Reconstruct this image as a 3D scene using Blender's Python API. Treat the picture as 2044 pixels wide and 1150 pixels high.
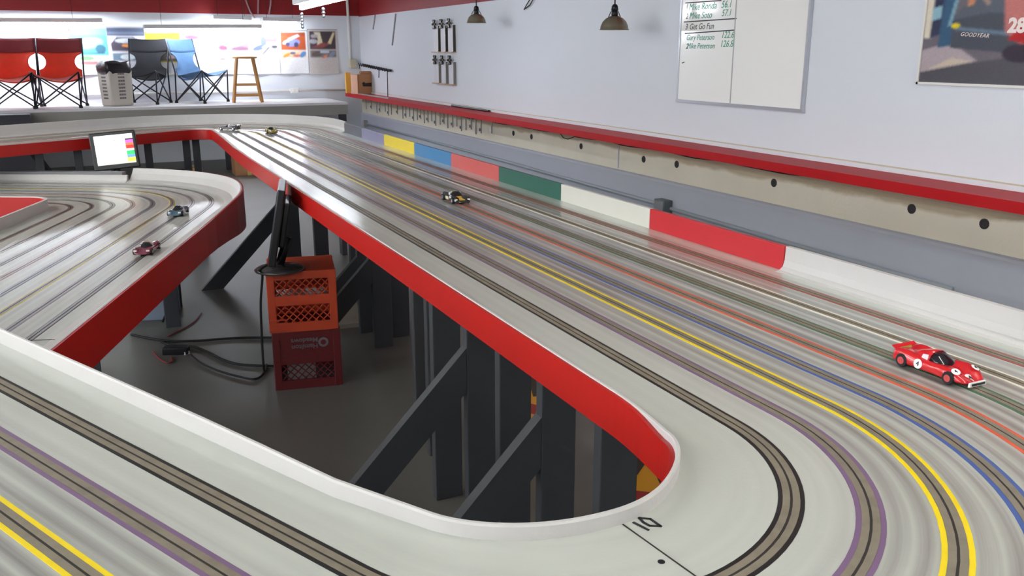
import bpy, bmesh, math, random
from mathutils import Vector, Matrix, Euler
random.seed(7)
R = math.radians
scene = bpy.context.scene
COL = scene.collection
for o in list(bpy.data.objects): bpy.data.objects.remove(o, do_unlink=True)

# ------------------------------------------------------------------ camera
F, CX, CY, YH, VX, H = 1760., 1022., 575., 100., 165., 1.53
PITCH = math.atan2(CY - YH, F)
YAW = math.atan2(CX - VX, F / math.cos(PITCH))
cam = bpy.data.cameras.new('camera'); cam_o = bpy.data.objects.new('camera', cam); COL.objects.link(cam_o)
cam.sensor_width = 36.; cam.lens = F / 2044. * 36.; cam.clip_start = .05; cam.clip_end = 60
cam_o.location = (0, 0, H); cam_o.rotation_euler = (R(90) - PITCH, 0, -YAW)
scene.camera = cam_o

# ------------------------------------------------------------------ world, exposure
w = bpy.data.worlds.new('world'); scene.world = w; w.use_nodes = True
w.node_tree.nodes['Background'].inputs[0].default_value = (.8, .85, 1, 1)
w.node_tree.nodes['Background'].inputs[1].default_value = .25
vs = scene.view_settings
vs.view_transform = 'Standard'; vs.look = 'None'; vs.gamma = 1; vs.use_curve_mapping = False
vs.exposure = 0.5
TUBE_BACK, TUBE_CEIL, WINDOW = 46., 34., 9.2        # emission of the fluorescent tubes

# ------------------------------------------------------------------ pixel -> place helpers
def ray(u, v):
    x, y = u - CX, v - CY
    fw = F * math.cos(PITCH) - y * math.sin(PITCH); dn = F * math.sin(PITCH) + y * math.cos(PITCH)
    c, s = math.cos(YAW), math.sin(YAW)
    return Vector((x * c + fw * s, -x * s + fw * c, -dn))
def onz(u, v, z): r = ray(u, v); t = (z - H) / r.z; return Vector((r.x * t, r.y * t, z))
def onx(u, v, X): r = ray(u, v); t = X / r.x; return Vector((X, r.y * t, H + r.z * t))
def ony(u, v, Y): r = ray(u, v); t = Y / r.y; return Vector((r.x * t, Y, H + r.z * t))

# ------------------------------------------------------------------ materials
def lin(c):
    c = [x / 255. for x in c]
    return tuple(x / 12.92 if x <= .04045 else ((x + .055) / 1.055) ** 2.4 for x in c)
MATS = {}
def mat(name, rgb, rough=.5, metal=0., noise=.0, nscale=6., bump=0., bscale=80., spec=.5, coat=0., emit=None, estr=0., trans=0.):
    if name in MATS: return MATS[name]
    m = bpy.data.materials.new(name); m.use_nodes = True; nt = m.node_tree; b = nt.nodes['Principled BSDF']
    c = lin(rgb)
    b.inputs['Base Color'].default_value = (*c, 1); b.inputs['Roughness'].default_value = rough
    b.inputs['Metallic'].default_value = metal; b.inputs['Specular IOR Level'].default_value = spec
    b.inputs['Coat Weight'].default_value = coat; b.inputs['Coat Roughness'].default_value = .08
    b.inputs['Transmission Weight'].default_value = trans
    if noise or bump:
        tc = nt.nodes.new('ShaderNodeTexCoord')
    if noise:
        n = nt.nodes.new('ShaderNodeTexNoise'); n.inputs['Scale'].default_value = nscale; n.inputs['Detail'].default_value = 5
        nt.links.new(tc.outputs['Object'], n.inputs['Vector'])
        mx = nt.nodes.new('ShaderNodeMix'); mx.data_type = 'RGBA'
        mx.inputs['A'].default_value = (*[x * (1 - noise) for x in c], 1); mx.inputs['B'].default_value = (*[min(1, x * (1 + noise)) for x in c], 1)
        nt.links.new(n.outputs['Fac'], mx.inputs['Factor']); nt.links.new(mx.outputs['Result'], b.inputs['Base Color'])
    if bump:
        n2 = nt.nodes.new('ShaderNodeTexNoise'); n2.inputs['Scale'].default_value = bscale; n2.inputs['Detail'].default_value = 3
        nt.links.new(tc.outputs['Object'], n2.inputs['Vector'])
        bp = nt.nodes.new('ShaderNodeBump'); bp.inputs['Strength'].default_value = bump; bp.inputs['Distance'].default_value = .01
        nt.links.new(n2.outputs['Fac'], bp.inputs['Height']); nt.links.new(bp.outputs['Normal'], b.inputs['Normal'])
    if emit:
        b.inputs['Emission Color'].default_value = (*lin(emit), 1); b.inputs['Emission Strength'].default_value = estr
    MATS[name] = m
    return m

def deck_material(name, dirt_amt, rough=.19):
    m = bpy.data.materials.new(name); m.use_nodes = True; nt = m.node_tree; N = nt.nodes; L = nt.links
    b = N['Principled BSDF']; b.inputs['Roughness'].default_value = rough; b.inputs['Specular IOR Level'].default_value = .5
    uv = N.new('ShaderNodeUVMap'); uv.uv_map = 'lane'
    sep = N.new('ShaderNodeSeparateXYZ'); L.new(uv.outputs[0], sep.inputs[0])
    def M(op, a, bb=None, c=None):
        n = N.new('ShaderNodeMath'); n.operation = op
        for i, x in enumerate((a, bb, c)):
            if x is None: continue
            if isinstance(x, (int, float)): n.inputs[i].default_value = x
            else: L.new(x, n.inputs[i])
        return n.outputs[0]
    x = sep.outputs[0]                         # lane units: lane k has its slot at x = k
    fr = M('SUBTRACT', M('FRACT', M('ADD', x, .5)), .5)
    a = M('ABSOLUTE', fr)
    d = M('DIVIDE', M('SUBTRACT', a, .34), .16)
    band = M('EXPONENT', M('MULTIPLY', M('MULTIPLY', d, d), -1.))
    d2 = M('DIVIDE', a, .15)
    mid = M('EXPONENT', M('MULTIPLY', M('MULTIPLY', d2, d2), -1.))
    inside = M('MULTIPLY', M('SMOOTHSTEP' if False else 'GREATER_THAN', x, -.1), M('LESS_THAN', x, 7.55))
    fade = N.new('ShaderNodeMapRange'); fade.interpolation_type = 'SMOOTHSTEP'
    L.new(x, fade.inputs['Value']); fade.inputs['From Min'].default_value = .1; fade.inputs['From Max'].default_value = 2.0
    fade.inputs['To Min'].default_value = .12; fade.inputs['To Max'].default_value = 1.
    fade2 = N.new('ShaderNodeMapRange'); fade2.interpolation_type = 'SMOOTHSTEP'
    L.new(x, fade2.inputs['Value']); fade2.inputs['From Min'].default_value = 7.1; fade2.inputs['From Max'].default_value = 7.7
    fade2.inputs['To Min'].default_value = 1.; fade2.inputs['To Max'].default_value = 0.
    comb = N.new('ShaderNodeCombineXYZ'); L.new(M('MULTIPLY', x, 1.6), comb.inputs[0]); L.new(M('MULTIPLY', sep.outputs[1], .55), comb.inputs[1])
    nz = N.new('ShaderNodeTexNoise'); nz.inputs['Scale'].default_value = 1.7; nz.inputs['Detail'].default_value = 4
    L.new(comb.outputs[0], nz.inputs['Vector'])
    comb2 = N.new('ShaderNodeCombineXYZ'); L.new(M('MULTIPLY', x, 14.), comb2.inputs[0]); L.new(M('MULTIPLY', sep.outputs[1], 1.1), comb2.inputs[1])
    nz2 = N.new('ShaderNodeTexNoise'); nz2.inputs['Scale'].default_value = 1.; nz2.inputs['Detail'].default_value = 5
    L.new(comb2.outputs[0], nz2.inputs['Vector'])
    amt = M('ADD', M('MULTIPLY', nz.outputs['Fac'], 1.3), M('MULTIPLY', nz2.outputs['Fac'], .8))
    amt = M('SUBTRACT', amt, .42)
    dirt = M('MULTIPLY', M('MULTIPLY', M('ADD', band, M('MULTIPLY', mid, .35)), amt), M('MULTIPLY', fade.outputs[0], fade2.outputs[0]))
    dirt = M('MULTIPLY', dirt, dirt_amt)
    nodeclamp = N.new('ShaderNodeClamp'); nodeclamp.inputs['Max'].default_value = .78; L.new(dirt, nodeclamp.inputs[0])
    nz3 = N.new('ShaderNodeTexNoise'); nz3.inputs['Scale'].default_value = 3.; nz3.inputs['Detail'].default_value = 6
    tc = N.new('ShaderNodeTexCoord'); L.new(tc.outputs['Object'], nz3.inputs['Vector'])
    base = N.new('ShaderNodeMix'); base.data_type = 'RGBA'
    base.inputs['A'].default_value = (*lin((184, 187, 178)), 1); base.inputs['B'].default_value = (*lin((200, 202, 195)), 1)
    L.new(nz3.outputs['Fac'], base.inputs['Factor'])
    mix = N.new('ShaderNodeMix'); mix.data_type = 'RGBA'; L.new(nodeclamp.outputs[0], mix.inputs['Factor'])
    L.new(base.outputs['Result'], mix.inputs['A']); mix.inputs['B'].default_value = (*lin((104, 98, 98)), 1)
    L.new(mix.outputs['Result'], b.inputs['Base Color'])
    nb = N.new('ShaderNodeTexNoise'); nb.inputs['Scale'].default_value = 130; L.new(tc.outputs['Object'], nb.inputs['Vector'])
    bp = N.new('ShaderNodeBump'); bp.inputs['Strength'].default_value = .05; bp.inputs['Distance'].default_value = .004
    L.new(nb.outputs['Fac'], bp.inputs['Height']); L.new(bp.outputs['Normal'], b.inputs['Normal'])
    return m

def print_material(name, rough=.3, emit=0., coat=0.):
    if name in MATS: return MATS[name]
    m = bpy.data.materials.new(name); m.use_nodes = True; nt = m.node_tree; b = nt.nodes['Principled BSDF']
    a = nt.nodes.new('ShaderNodeVertexColor'); a.layer_name = 'ink'
    nt.links.new(a.outputs['Color'], b.inputs['Base Color']); b.inputs['Roughness'].default_value = rough
    b.inputs['Coat Weight'].default_value = coat; b.inputs['Coat Roughness'].default_value = .05
    if emit:
        nt.links.new(a.outputs['Color'], b.inputs['Emission Color']); b.inputs['Emission Strength'].default_value = emit
    MATS[name] = m
    return m

DECK = deck_material('deck_paint', .95); DECK_LOW = deck_material('lower_deck_paint', .35, .24)
white_rail = mat('white_rail_paint', (198, 195, 192), .5, noise=.05, nscale=9, bump=.08, bscale=160)
red_skirt = mat('red_skirt_paint', (174, 20, 13), .38, noise=.06, nscale=3)
wall_white = mat('wall_white_paint', (220, 224, 230), .75, noise=.025, nscale=1.2, bump=.06, bscale=60)
wall_red = mat('wall_red_paint', (136, 14, 18), .6, noise=.05, nscale=2)
def concrete_material():
    m = mat('bare_concrete', (240, 233, 215), .85, noise=.10, nscale=3, bump=.25, bscale=40); nt = m.node_tree; N = nt.nodes; L = nt.links; b = N['Principled BSDF']
    src = b.inputs['Base Color'].links[0].from_socket; tc = N.new('ShaderNodeTexCoord'); sp = N.new('ShaderNodeSeparateXYZ'); L.new(tc.outputs['Object'], sp.inputs[0])
    nz = N.new('ShaderNodeTexNoise'); nz.inputs['Scale'].default_value = 2.2; nz.inputs['Detail'].default_value = 7; L.new(tc.outputs['Object'], nz.inputs['Vector'])
    ad = N.new('ShaderNodeMath'); ad.operation = 'MULTIPLY_ADD'; L.new(nz.outputs['Fac'], ad.inputs[0]); ad.inputs[1].default_value = .13; L.new(sp.outputs[2], ad.inputs[2])
    mr = N.new('ShaderNodeMapRange'); L.new(ad.outputs[0], mr.inputs['Value']); mr.inputs['From Min'].default_value = .825; mr.inputs['From Max'].default_value = .845
    mx = N.new('ShaderNodeMix'); mx.data_type = 'RGBA'; L.new(mr.outputs[0], mx.inputs['Factor']); L.new(src, mx.inputs['A']); mx.inputs['B'].default_value = (*lin((198, 182, 154)), 1)
    L.new(mx.outputs['Result'], b.inputs['Base Color']); return m
concrete = concrete_material()
grey_paint = mat('grey_wall_paint', (186, 190, 202), .6, noise=.05, nscale=2)
post_grey = mat('post_grey_paint', (66, 69, 74), .6, noise=.10, nscale=5)
floor_m = mat('floor_concrete', (112, 111, 105), .45, noise=.16, nscale=2.2, bump=.05, bscale=30)
black_pl = mat('black_plastic', (22, 22, 25), .35)
black_rub = mat('black_rubber', (20, 20, 22), .7)
chrome = mat('galvanised_metal', (180, 182, 184), .35, metal=.9)
dark_metal = mat('dark_metal', (40, 40, 46), .4, metal=.6)
white_pl = mat('white_plastic', (228, 226, 220), .4)

# ------------------------------------------------------------------ mesh building
class MB:
    def __init__(s): s.v = []; s.f = []; s.uv = None
    def add(s, vs_, fs):
        o = len(s.v); s.v += [Vector(p) for p in vs_]; s.f += [tuple(i + o for i in f) for f in fs]
    def box(s, c, size, rot=None, taper=1.):
        hx, hy, hz = [d / 2 for d in size]; M = rot if rot is not None else Matrix.Identity(3)
        P = []
        for z in (-1, 1):
            t = taper if z > 0 else 1.
            for x, y in ((-1, -1), (1, -1), (1, 1), (-1, 1)): P.append(M @ Vector((x * hx * t, y * hy * t, z * hz)) + Vector(c))
        s.add(P, [(3, 2, 1, 0), (4, 5, 6, 7), (0, 1, 5, 4), (1, 2, 6, 5), (2, 3, 7, 6), (3, 0, 4, 7)]); return s
    def bar(s, a, b, wx, wy, up=(0, 0, 1)):
        a, b = Vector(a), Vector(b); d = (b - a); L = d.length; d.normalize(); u = Vector(up)
        x = d.cross(u)
        if x.length < 1e-4: x = Vector((1, 0, 0))
        x.normalize(); y = d.cross(x)
        M = Matrix((x, y, d)).transposed()
        return s.box((a + b) / 2, (wx, wy, L), M)
    def tube(s, pts, r, n=8, closed=False, caps=True):
        pts = [Vector(p) for p in pts]; m = len(pts); base = len(s.v)
        rs = r if isinstance(r, (list, tuple)) else [r] * m
        prev = None
        for i, p in enumerate(pts):
            t = (pts[min(i + 1, m - 1)] - pts[max(i - 1, 0)]).normalized()
            if prev is None:
                x = t.cross(Vector((0, 0, 1)))
                if x.length < 1e-3: x = t.cross(Vector((1, 0, 0)))
            else: x = prev - t * prev.dot(t)
            x.normalize(); prev = x; y = t.cross(x)
            for k in range(n):
                a = 2 * math.pi * k / n; s.v.append(p + (x * math.cos(a) + y * math.sin(a)) * rs[i])
        for i in range(m - 1):
            for k in range(n):
                a, b = base + i * n + k, base + i * n + (k + 1) % n
                s.f.append((a, b, b + n, a + n))
        if caps:
            s.f.append(tuple(base + k for k in reversed(range(n)))); s.f.append(tuple(base + (m - 1) * n + k for k in range(n)))
        return s
    def lathe(s, prof, c=(0, 0, 0), n=24, M=None):
        base = len(s.v); M = M or Matrix.Identity(3)
        for r, z in prof:
            for k in range(n):
                a = 2 * math.pi * k / n; s.v.append(M @ Vector((r * math.cos(a), r * math.sin(a), z)) + Vector(c))
        for i in range(len(prof) - 1):
            for k in range(n):
                a, b = base + i * n + k, base + i * n + (k + 1) % n; s.f.append((a, b, b + n, a + n))
        s.f.append(tuple(base + k for k in reversed(range(n)))); s.f.append(tuple(base + (len(prof) - 1) * n + k for k in range(n)))
        return s
    def prism(s, outline, h, M=None, c=(0, 0, 0)):
        """outline in local xy, extruded along local z by h"""
        M = M or Matrix.Identity(3); n = len(outline)
        P = [M @ Vector((x, y, 0)) + Vector(c) for x, y in outline] + [M @ Vector((x, y, h)) + Vector(c) for x, y in outline]
        s.add(P, [tuple(reversed(range(n))), tuple(range(n, 2 * n))] + [(i, (i + 1) % n, n + (i + 1) % n, n + i) for i in range(n)]); return s
    def grid(s, fn, nu, nv, thick=0.):
        base = len(s.v)
        for j in range(nv + 1):
            for i in range(nu + 1): s.v.append(Vector(fn(i / nu, j / nv)))
        for j in range(nv):
            for i in range(nu):
                a = base + j * (nu + 1) + i; s.f.append((a, a + 1, a + nu + 2, a + nu + 1))
        return s
    def build(s, name, m, parent=None, smooth=False, solid=0., bevel=0., subd=0, loc=None, rz=None):
        me = bpy.data.meshes.new(name); me.from_pydata([tuple(p) for p in s.v], [], s.f); me.validate(); me.update()
        bm = bmesh.new(); bm.from_mesh(me); bmesh.ops.recalc_face_normals(bm, faces=bm.faces)
        if bevel:
            bmesh.ops.bevel(bm, geom=[e for e in bm.edges if e.is_manifold and e.calc_face_angle(0) > .6], offset=bevel, segments=2, affect='EDGES', profile=.5)
        bm.to_mesh(me); bm.free()
        o = bpy.data.objects.new(name, me); COL.objects.link(o)
        if isinstance(m, (list, tuple)):
            for q in m: me.materials.append(q)
        else: me.materials.append(m)
        if smooth:
            for p in me.polygons: p.use_smooth = True
        if solid:
            md = o.modifiers.new('solid', 'SOLIDIFY'); md.thickness = solid; md.offset = 0
        if subd:
            md = o.modifiers.new('sub', 'SUBSURF'); md.levels = subd; md.render_levels = subd
        if parent is not None: o.parent = parent
        if loc is not None: o.location = loc
        if rz is not None: o.rotation_euler.z = rz
        return o
def tag(o, label=None, cat=None, group=None, kind=None):
    if label: o['label'] = label
    if cat: o['category'] = cat
    if group: o['group'] = group
    if kind: o['kind'] = kind
    return o
def empty(name, loc=(0, 0, 0), rz=0., label=None, cat=None, group=None, kind=None):
    o = bpy.data.objects.new(name, None); COL.objects.link(o); o.location = loc; o.rotation_euler.z = rz; o.empty_display_size = .1
    return tag(o, label, cat, group, kind)
def copy_tree(o, parent=None):
    c = o.copy(); COL.objects.link(c); c.parent = parent
    for ch in list(o.children): copy_tree(ch, c)
    return c
def text(body, size, M4, m, name, parent=None, shear=0., spacing=1., extrude=.0004, bold=0.):
    cu = bpy.data.curves.new(name, 'FONT'); cu.body = body; cu.size = size; cu.shear = shear; cu.space_character = spacing
    cu.align_x = 'CENTER'; cu.align_y = 'CENTER'; cu.extrude = extrude; cu.offset = bold; cu.resolution_u = 3
    t = bpy.data.objects.new(name + '_curve', cu); COL.objects.link(t)
    bpy.context.view_layer.update()
    dg = bpy.context.evaluated_depsgraph_get(); me = bpy.data.meshes.new_from_object(t.evaluated_get(dg))
    bpy.data.objects.remove(t, do_unlink=True)
    me.transform(M4); me.materials.clear(); me.materials.append(m)
    o = bpy.data.objects.new(name, me); COL.objects.link(o); o.parent = parent
    return o
def frame(origin, xaxis, yaxis):
    x = Vector(xaxis).normalized(); z = x.cross(Vector(yaxis)).normalized(); y = z.cross(x)
    M = Matrix((x, y, z)).transposed().to_4x4(); M.translation = Vector(origin); return M

# printed sheet: a fine grid whose corners carry the ink colour
def inside_poly(p, poly):
    x, y = p; c = False; n = len(poly); j = n - 1
    for i in range(n):
        xi, yi = poly[i]; xj, yj = poly[j]
        if (yi > y) != (yj > y) and x < (xj - xi) * (y - yi) / (yj - yi) + xi: c = not c
        j = i
    return c
def ink(shapes, bg, u, v):
    c = bg
    for sh in shapes:
        k = sh[0]
        if k == 'e':
            _, cx, cy, rx, ry, a, col = sh; dx, dy = u - cx, v - cy; ca, sa = math.cos(a), math.sin(a)
            if ((dx * ca + dy * sa) / rx) ** 2 + ((-dx * sa + dy * ca) / ry) ** 2 <= 1: c = col
        elif k == 'r':
            _, x0, y0, x1, y1, col = sh
            if x0 <= u <= x1 and y0 <= v <= y1: c = col
        else:
            if inside_poly((u, v), sh[1]): c = sh[2]
    return c
def mean_ink(shapes, bg, u, v, blur, rnd):
    if not blur: return lin(ink(shapes, bg, u, v))
    acc = [0., 0., 0.]
    for k in range(8):
        a = k * .785 + .3; r = blur * (.4 + .6 * (k % 2)); c = lin(ink(shapes, bg, u + r * math.cos(a), v + r * math.sin(a)))
        for q in range(3): acc[q] += c[q] / 8
    return acc
def sheet(name, origin, ax, ay, wd, ht, shapes, bg, m, parent=None, nx=48, ny=60, jit=0., curl=0., blur=0.):
    """printed sheet lying in plane (ax, ay) from its lower left corner"""
    ax, ay = Vector(ax).normalized(), Vector(ay).normalized(); nz = ax.cross(ay); rnd = random.Random(name + str(origin))
    mb = MB()
    mb.grid(lambda u, v: Vector(origin) + ax * u * wd + ay * v * ht + nz * (curl * (1 - v) ** 3 * (math.sin(u * 6.3) * .5 + .6)), nx, ny)
    me = bpy.data.meshes.new(name); me.from_pydata([tuple(p) for p in mb.v], [], mb.f)
    att = me.color_attributes.new('ink', 'FLOAT_COLOR', 'POINT')
    for j in range(ny + 1):
        for i in range(nx + 1):
            c = mean_ink(shapes, bg, i / nx, j / ny, blur, rnd); q = 1 + rnd.uniform(-jit, jit)
            att.data[j * (nx + 1) + i].color = (*[min(1, x * q) for x in c], 1)
    me.materials.append(m); o = bpy.data.objects.new(name, me); COL.objects.link(o); o.parent = parent
    for p in me.polygons: p.use_smooth = True
    return o

# ================================================================== THE ROOM
XW, YB, XL, YF, ZC = 3.78, 13.4, -6.0, -3.2, 3.0
def struct(name, mb, m, parent=None, **k):
    o = mb.build(name, m, parent, **k)
    if parent is None: o['kind'] = 'structure'
    return o
struct('floor', MB().box(((XW + XL) / 2, (YB + YF) / 2, -.05), (XW - XL + .6, YB - YF + .6, .1)), floor_m)
struct('ceiling', MB().box(((XW + XL) / 2, (YB + YF) / 2, ZC + .05), (XW - XL + .6, YB - YF + .6, .1)), mat('ceiling_paint', (215, 214, 212), .8))
wr = struct('wall_right', MB().box((XW + .1, (YB + YF) / 2, 1.965), (.2, YB - YF, 2.05)), wall_white)
MB().box((XW + .095, (YB + YF) / 2, 2.505), (.2, YB - YF, .99)).build('painted_band', wall_red, wr)
MB().box((XW + .09, (YB + YF) / 2, .775), (.2, YB - YF, .33)).build('concrete_strip', concrete, wr)
MB().box((XW + .06, (YB + YF) / 2, .305), (.2, YB - YF, .61)).build('lower_panel', grey_paint, wr, bevel=.02)
hole_m = mat('tie_hole_dark', (58, 56, 58), .9)
for u, v in [(1025, 266), (1061, 273), (1160, 292), (1285, 318), (1351, 328), (1545, 365), (1820, 417), (1965, 447)]:
    p = onx(u, v, XW - .01)
    MB().lathe([(.026, 0), (.026, .003), (.017, .004), (.012, .001)], (p.x + .0005, p.y, p.z), 14, Matrix.Rotation(R(-90), 3, 'Y')).build('tie_hole', hole_m, wr)
MB().box((XW - .012, 6.02, .73), (.006, .012, .22)).build('joint', grey_paint, wr)
wb = struct('wall_back', MB().box(((XW + XL) / 2, YB + .1, 1.0), (XW - XL + .4, .2, 2.04)), wall_white)
MB().box(((XW + XL) / 2, YB + .1, 2.51), (XW - XL + .4, .21, .98)).build('painted_band', wall_red, wb)
struct('wall_left', MB().box((XL - .1, (YB + YF) / 2, ZC / 2), (.2, YB - YF, ZC)), wall_white)
struct('wall_front', MB().box(((XW + XL) / 2, YF - .1, ZC / 2), (XW - XL + .4, .2, ZC)), wall_white)

# daylight windows in the side wall
pane_m = mat('window_daylight', (235, 240, 248), .3, emit=(238, 242, 252), estr=WINDOW)
for n_, yw in enumerate((-1.2, 1.8, 4.8)):
    wn = struct('window_%d' % (n_ + 1), MB().box((XL + .012, yw, 1.75), (.02, 1.9, 1.3)), pane_m)
    for c_, s_ in (((0, 0, .68), (.06, 2.04, .07)), ((0, 0, -.68), (.06, 2.04, .07)), ((0, .98, 0), (.06, .07, 1.3)), ((0, -.98, 0), (.06, .07, 1.3)), ((0, 0, 0), (.05, .05, 1.3))):
        MB().box((XL + .03 + c_[0], yw + c_[1], 1.75 + c_[2]), s_).build('window_frame', mat('frame_white', (220, 220, 218), .5), wn)
# ================================================================== LIGHTS OF THE ROOM, PLUS AN ADDED CEILING ROW
tube_back = mat('lit_tube_back', (255, 255, 255), .4, emit=(236, 244, 255), estr=TUBE_BACK)
tube_ceil = mat('lit_tube_ceiling', (255, 255, 255), .4, emit=(252, 254, 248), estr=TUBE_CEIL)
lamp_house = mat('lamp_housing', (225, 226, 226), .4)
def strip_light(a, b, m, label, group=None, name='strip_light', r=.02, twin=.0, hang=.0, HW=.15):
    a, b = Vector(a), Vector(b); d = (b - a).normalized(); side = d.cross(Vector((0, 0, 1))).normalized()
    e = empty(name, (a + b) / 2, 0, label, 'light', group); off = -(a + b) / 2
    MB().bar(a + off + Vector((0, 0, .055)), b + off + Vector((0, 0, .055)), HW, .05).build('housing', lamp_house, e, bevel=.006)
    for s in ((-1, 1) if twin else (0,)):
        q = side * twin * s
        MB().tube([a + off + q + d * .03, b + off + q - d * .03], r, 10).build('tube', m, e, smooth=True)
        for p in (a + d * .015, b - d * .015): MB().box(p + off + q + Vector((0, 0, .012)), (.03, .03, .05)).build('socket', lamp_house, e)
    for p in (a.lerp(b, .15), a.lerp(b, .85)):
        if hang: MB().tube([p + off + Vector((0, 0, .07)), Vector((p.x, p.y, ZC)) + off], .003, 6).build('hanger', dark_metal, e)
    return e
def at_back(u, v, Y): return ony(u, v, Y)
YT = 13.02
strip_light(at_back(-215, 49, YT), at_back(205, 50, YT), tube_back, 'long strip light glowing over the red folding chairs', r=.034, HW=.26, hang=1)
strip_light(at_back(287, 62, YT - .06), at_back(520, 61, YT - .06), tube_back, 'strip light hanging above the yellow poster and blue folding chair', r=.024, HW=.26, hang=1)
strip_light(at_back(522, 47, YT + .1), at_back(596, 48, YT + .1), tube_back, 'short strip light above the wooden stool and brown poster', r=.02, HW=.26, hang=1)
e = strip_light(at_back(424, 43, YT + .12), at_back(500, 45, YT + .12), tube_back, 'slim strip light with a round glowing end cap', r=.012, HW=.26, hang=1)
MB().lathe([(.001, -.030), (.02, -.024), (.031, 0), (.02, .024), (.001, .030)], at_back(420, 42, YT + .1) - e.location, 16).build('end_bulb', tube_back, e, smooth=True)
fa, fb = at_back(600, 17, 8.4), at_back(696, -6, 7.2)
e = strip_light(fa, fb, tube_back, 'slanting strip light with a bead chain under the red band', r=.015, hang=1)
for q, n in ((fa.lerp(fb, .02), 5), (fa.lerp(fb, .5), 3)):
    mb = MB()
    for k in range(n): mb.lathe([(.001, -.016), (.012, -.011), (.017, 0), (.012, .011), (.001, .016)], q - e.location + Vector((0, 0, -.05 - .028 * k)), 10)
    mb.build('bead_chain', chrome, e, smooth=True)
for X, YS_ in ((-4.3, (-1.6, .6, 2.8, 5.0, 7.2)), (-2.3, (-1.6, .6, 2.8, 5.0, 7.2)), (2.0, (-2.3, -.9, .5))):  # right-hand row added to brighten the near right wall
    for Y in YS_:
        strip_light((X, Y - .6, 2.72), (X, Y + .6, 2.72), tube_ceil, 'unseen twin tube ceiling light over the slot car room', 'ceiling strip lights', 'ceiling_light', r=.019, twin=.05)

# ================================================================== THE TRACK
SP, ZD, ZL = .1014, .93, .72
def arc(c, r, a0, a1, n):
    out = []
    for i in range(n + 1):
        a = R(a0 + (a1 - a0) * i / n); out.append((Vector((c[0] + r * math.cos(a), c[1] + r * math.sin(a))), Vector((math.cos(a), math.sin(a)))))
    return out
def line(p, q, n, k):
    p, q = Vector(p), Vector(q); return [(p.lerp(q, i / k), Vector(n)) for i in range(k + 1)]
def resample_len(path):
    s = [0.]
    for i in range(1, len(path)):
        s.append(s[-1] + max((path[i][0] + path[i][1] * .45 - path[i - 1][0] - path[i - 1][1] * .45).length, 1e-6))
    return s
def norm_ang(a): return (math.cos(R(a)), math.sin(R(a)))
# the straight, with a station where the painted barrier panels begin and end
YS = sorted(set([6.86 + (1.072 - 6.86) * i / 34 for i in range(1, 34)] + [6.62, 1.86, 1.095, 1.12, 1.15, 1.18, 1.21, 1.24, 1.27, 1.31, 1.36]), reverse=True)
NS = len(YS) + 1
# upper circuit, inner edge: far leg -> far corner -> long straight -> hairpin -> near leg
C1, R1 = (.685, 6.86), .12
C2, R2 = (.55, 1.072), .255
NA = norm_ang(120); p1 = Vector(C1) + Vector(NA) * R1; dA = Vector((-math.sin(R(30) + R(90)), math.cos(R(120))))
dirA = Vector((math.cos(R(30)), math.sin(R(30))))
ARM = 26.2; NC = norm_ang(180 + ARM); p4 = Vector(C2) + Vector(NC) * R2; dirC = Vector((-math.sin(R(ARM)), math.cos(R(ARM))))
STRAIGHT = [(Vector((C1[0] + R1 + (C2[0] + R2 - C1[0] - R1) * (C1[1] - y) / (C1[1] - C2[1]), y)), Vector((1, 0))) for y in YS]
UP = line(p1 - dirA * 4.2, p1, NA, 16)[:-1] + arc(C1, R1, 120, 0, 26) + STRAIGHT + arc(C2, R2, 0, -(180 - ARM), 44) + line(p4, p4 + dirC * 4.0, NC, 24)[1:]
US = resample_len(UP)
iA = 16; iB = iA + 26; iC = iB + NS; iD = iC + 44
# lower circuit, inner edge
C3, R3 = (-.405, 5.2), .15
N3 = norm_ang(-19.5); d3 = Vector((math.sin(R(19.5)), math.cos(R(19.5)))); p5 = Vector(C3) + Vector(N3) * R3
A3 = 62.; N4 = norm_ang(A3); p6 = Vector(C3) + Vector(N4) * R3; d4 = Vector((-math.sin(R(A3)), math.cos(R(A3))))
LO = line(p5 - d3 * 4.1, p5, N3, 24)[:-1] + arc(C3, R3, -19.5, A3, 34) + line(p6, p6 + d4 * 3.6, N4, 16)[1:]
LS = resample_len(LO)
jA = 24; jB = jA + 34

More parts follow.
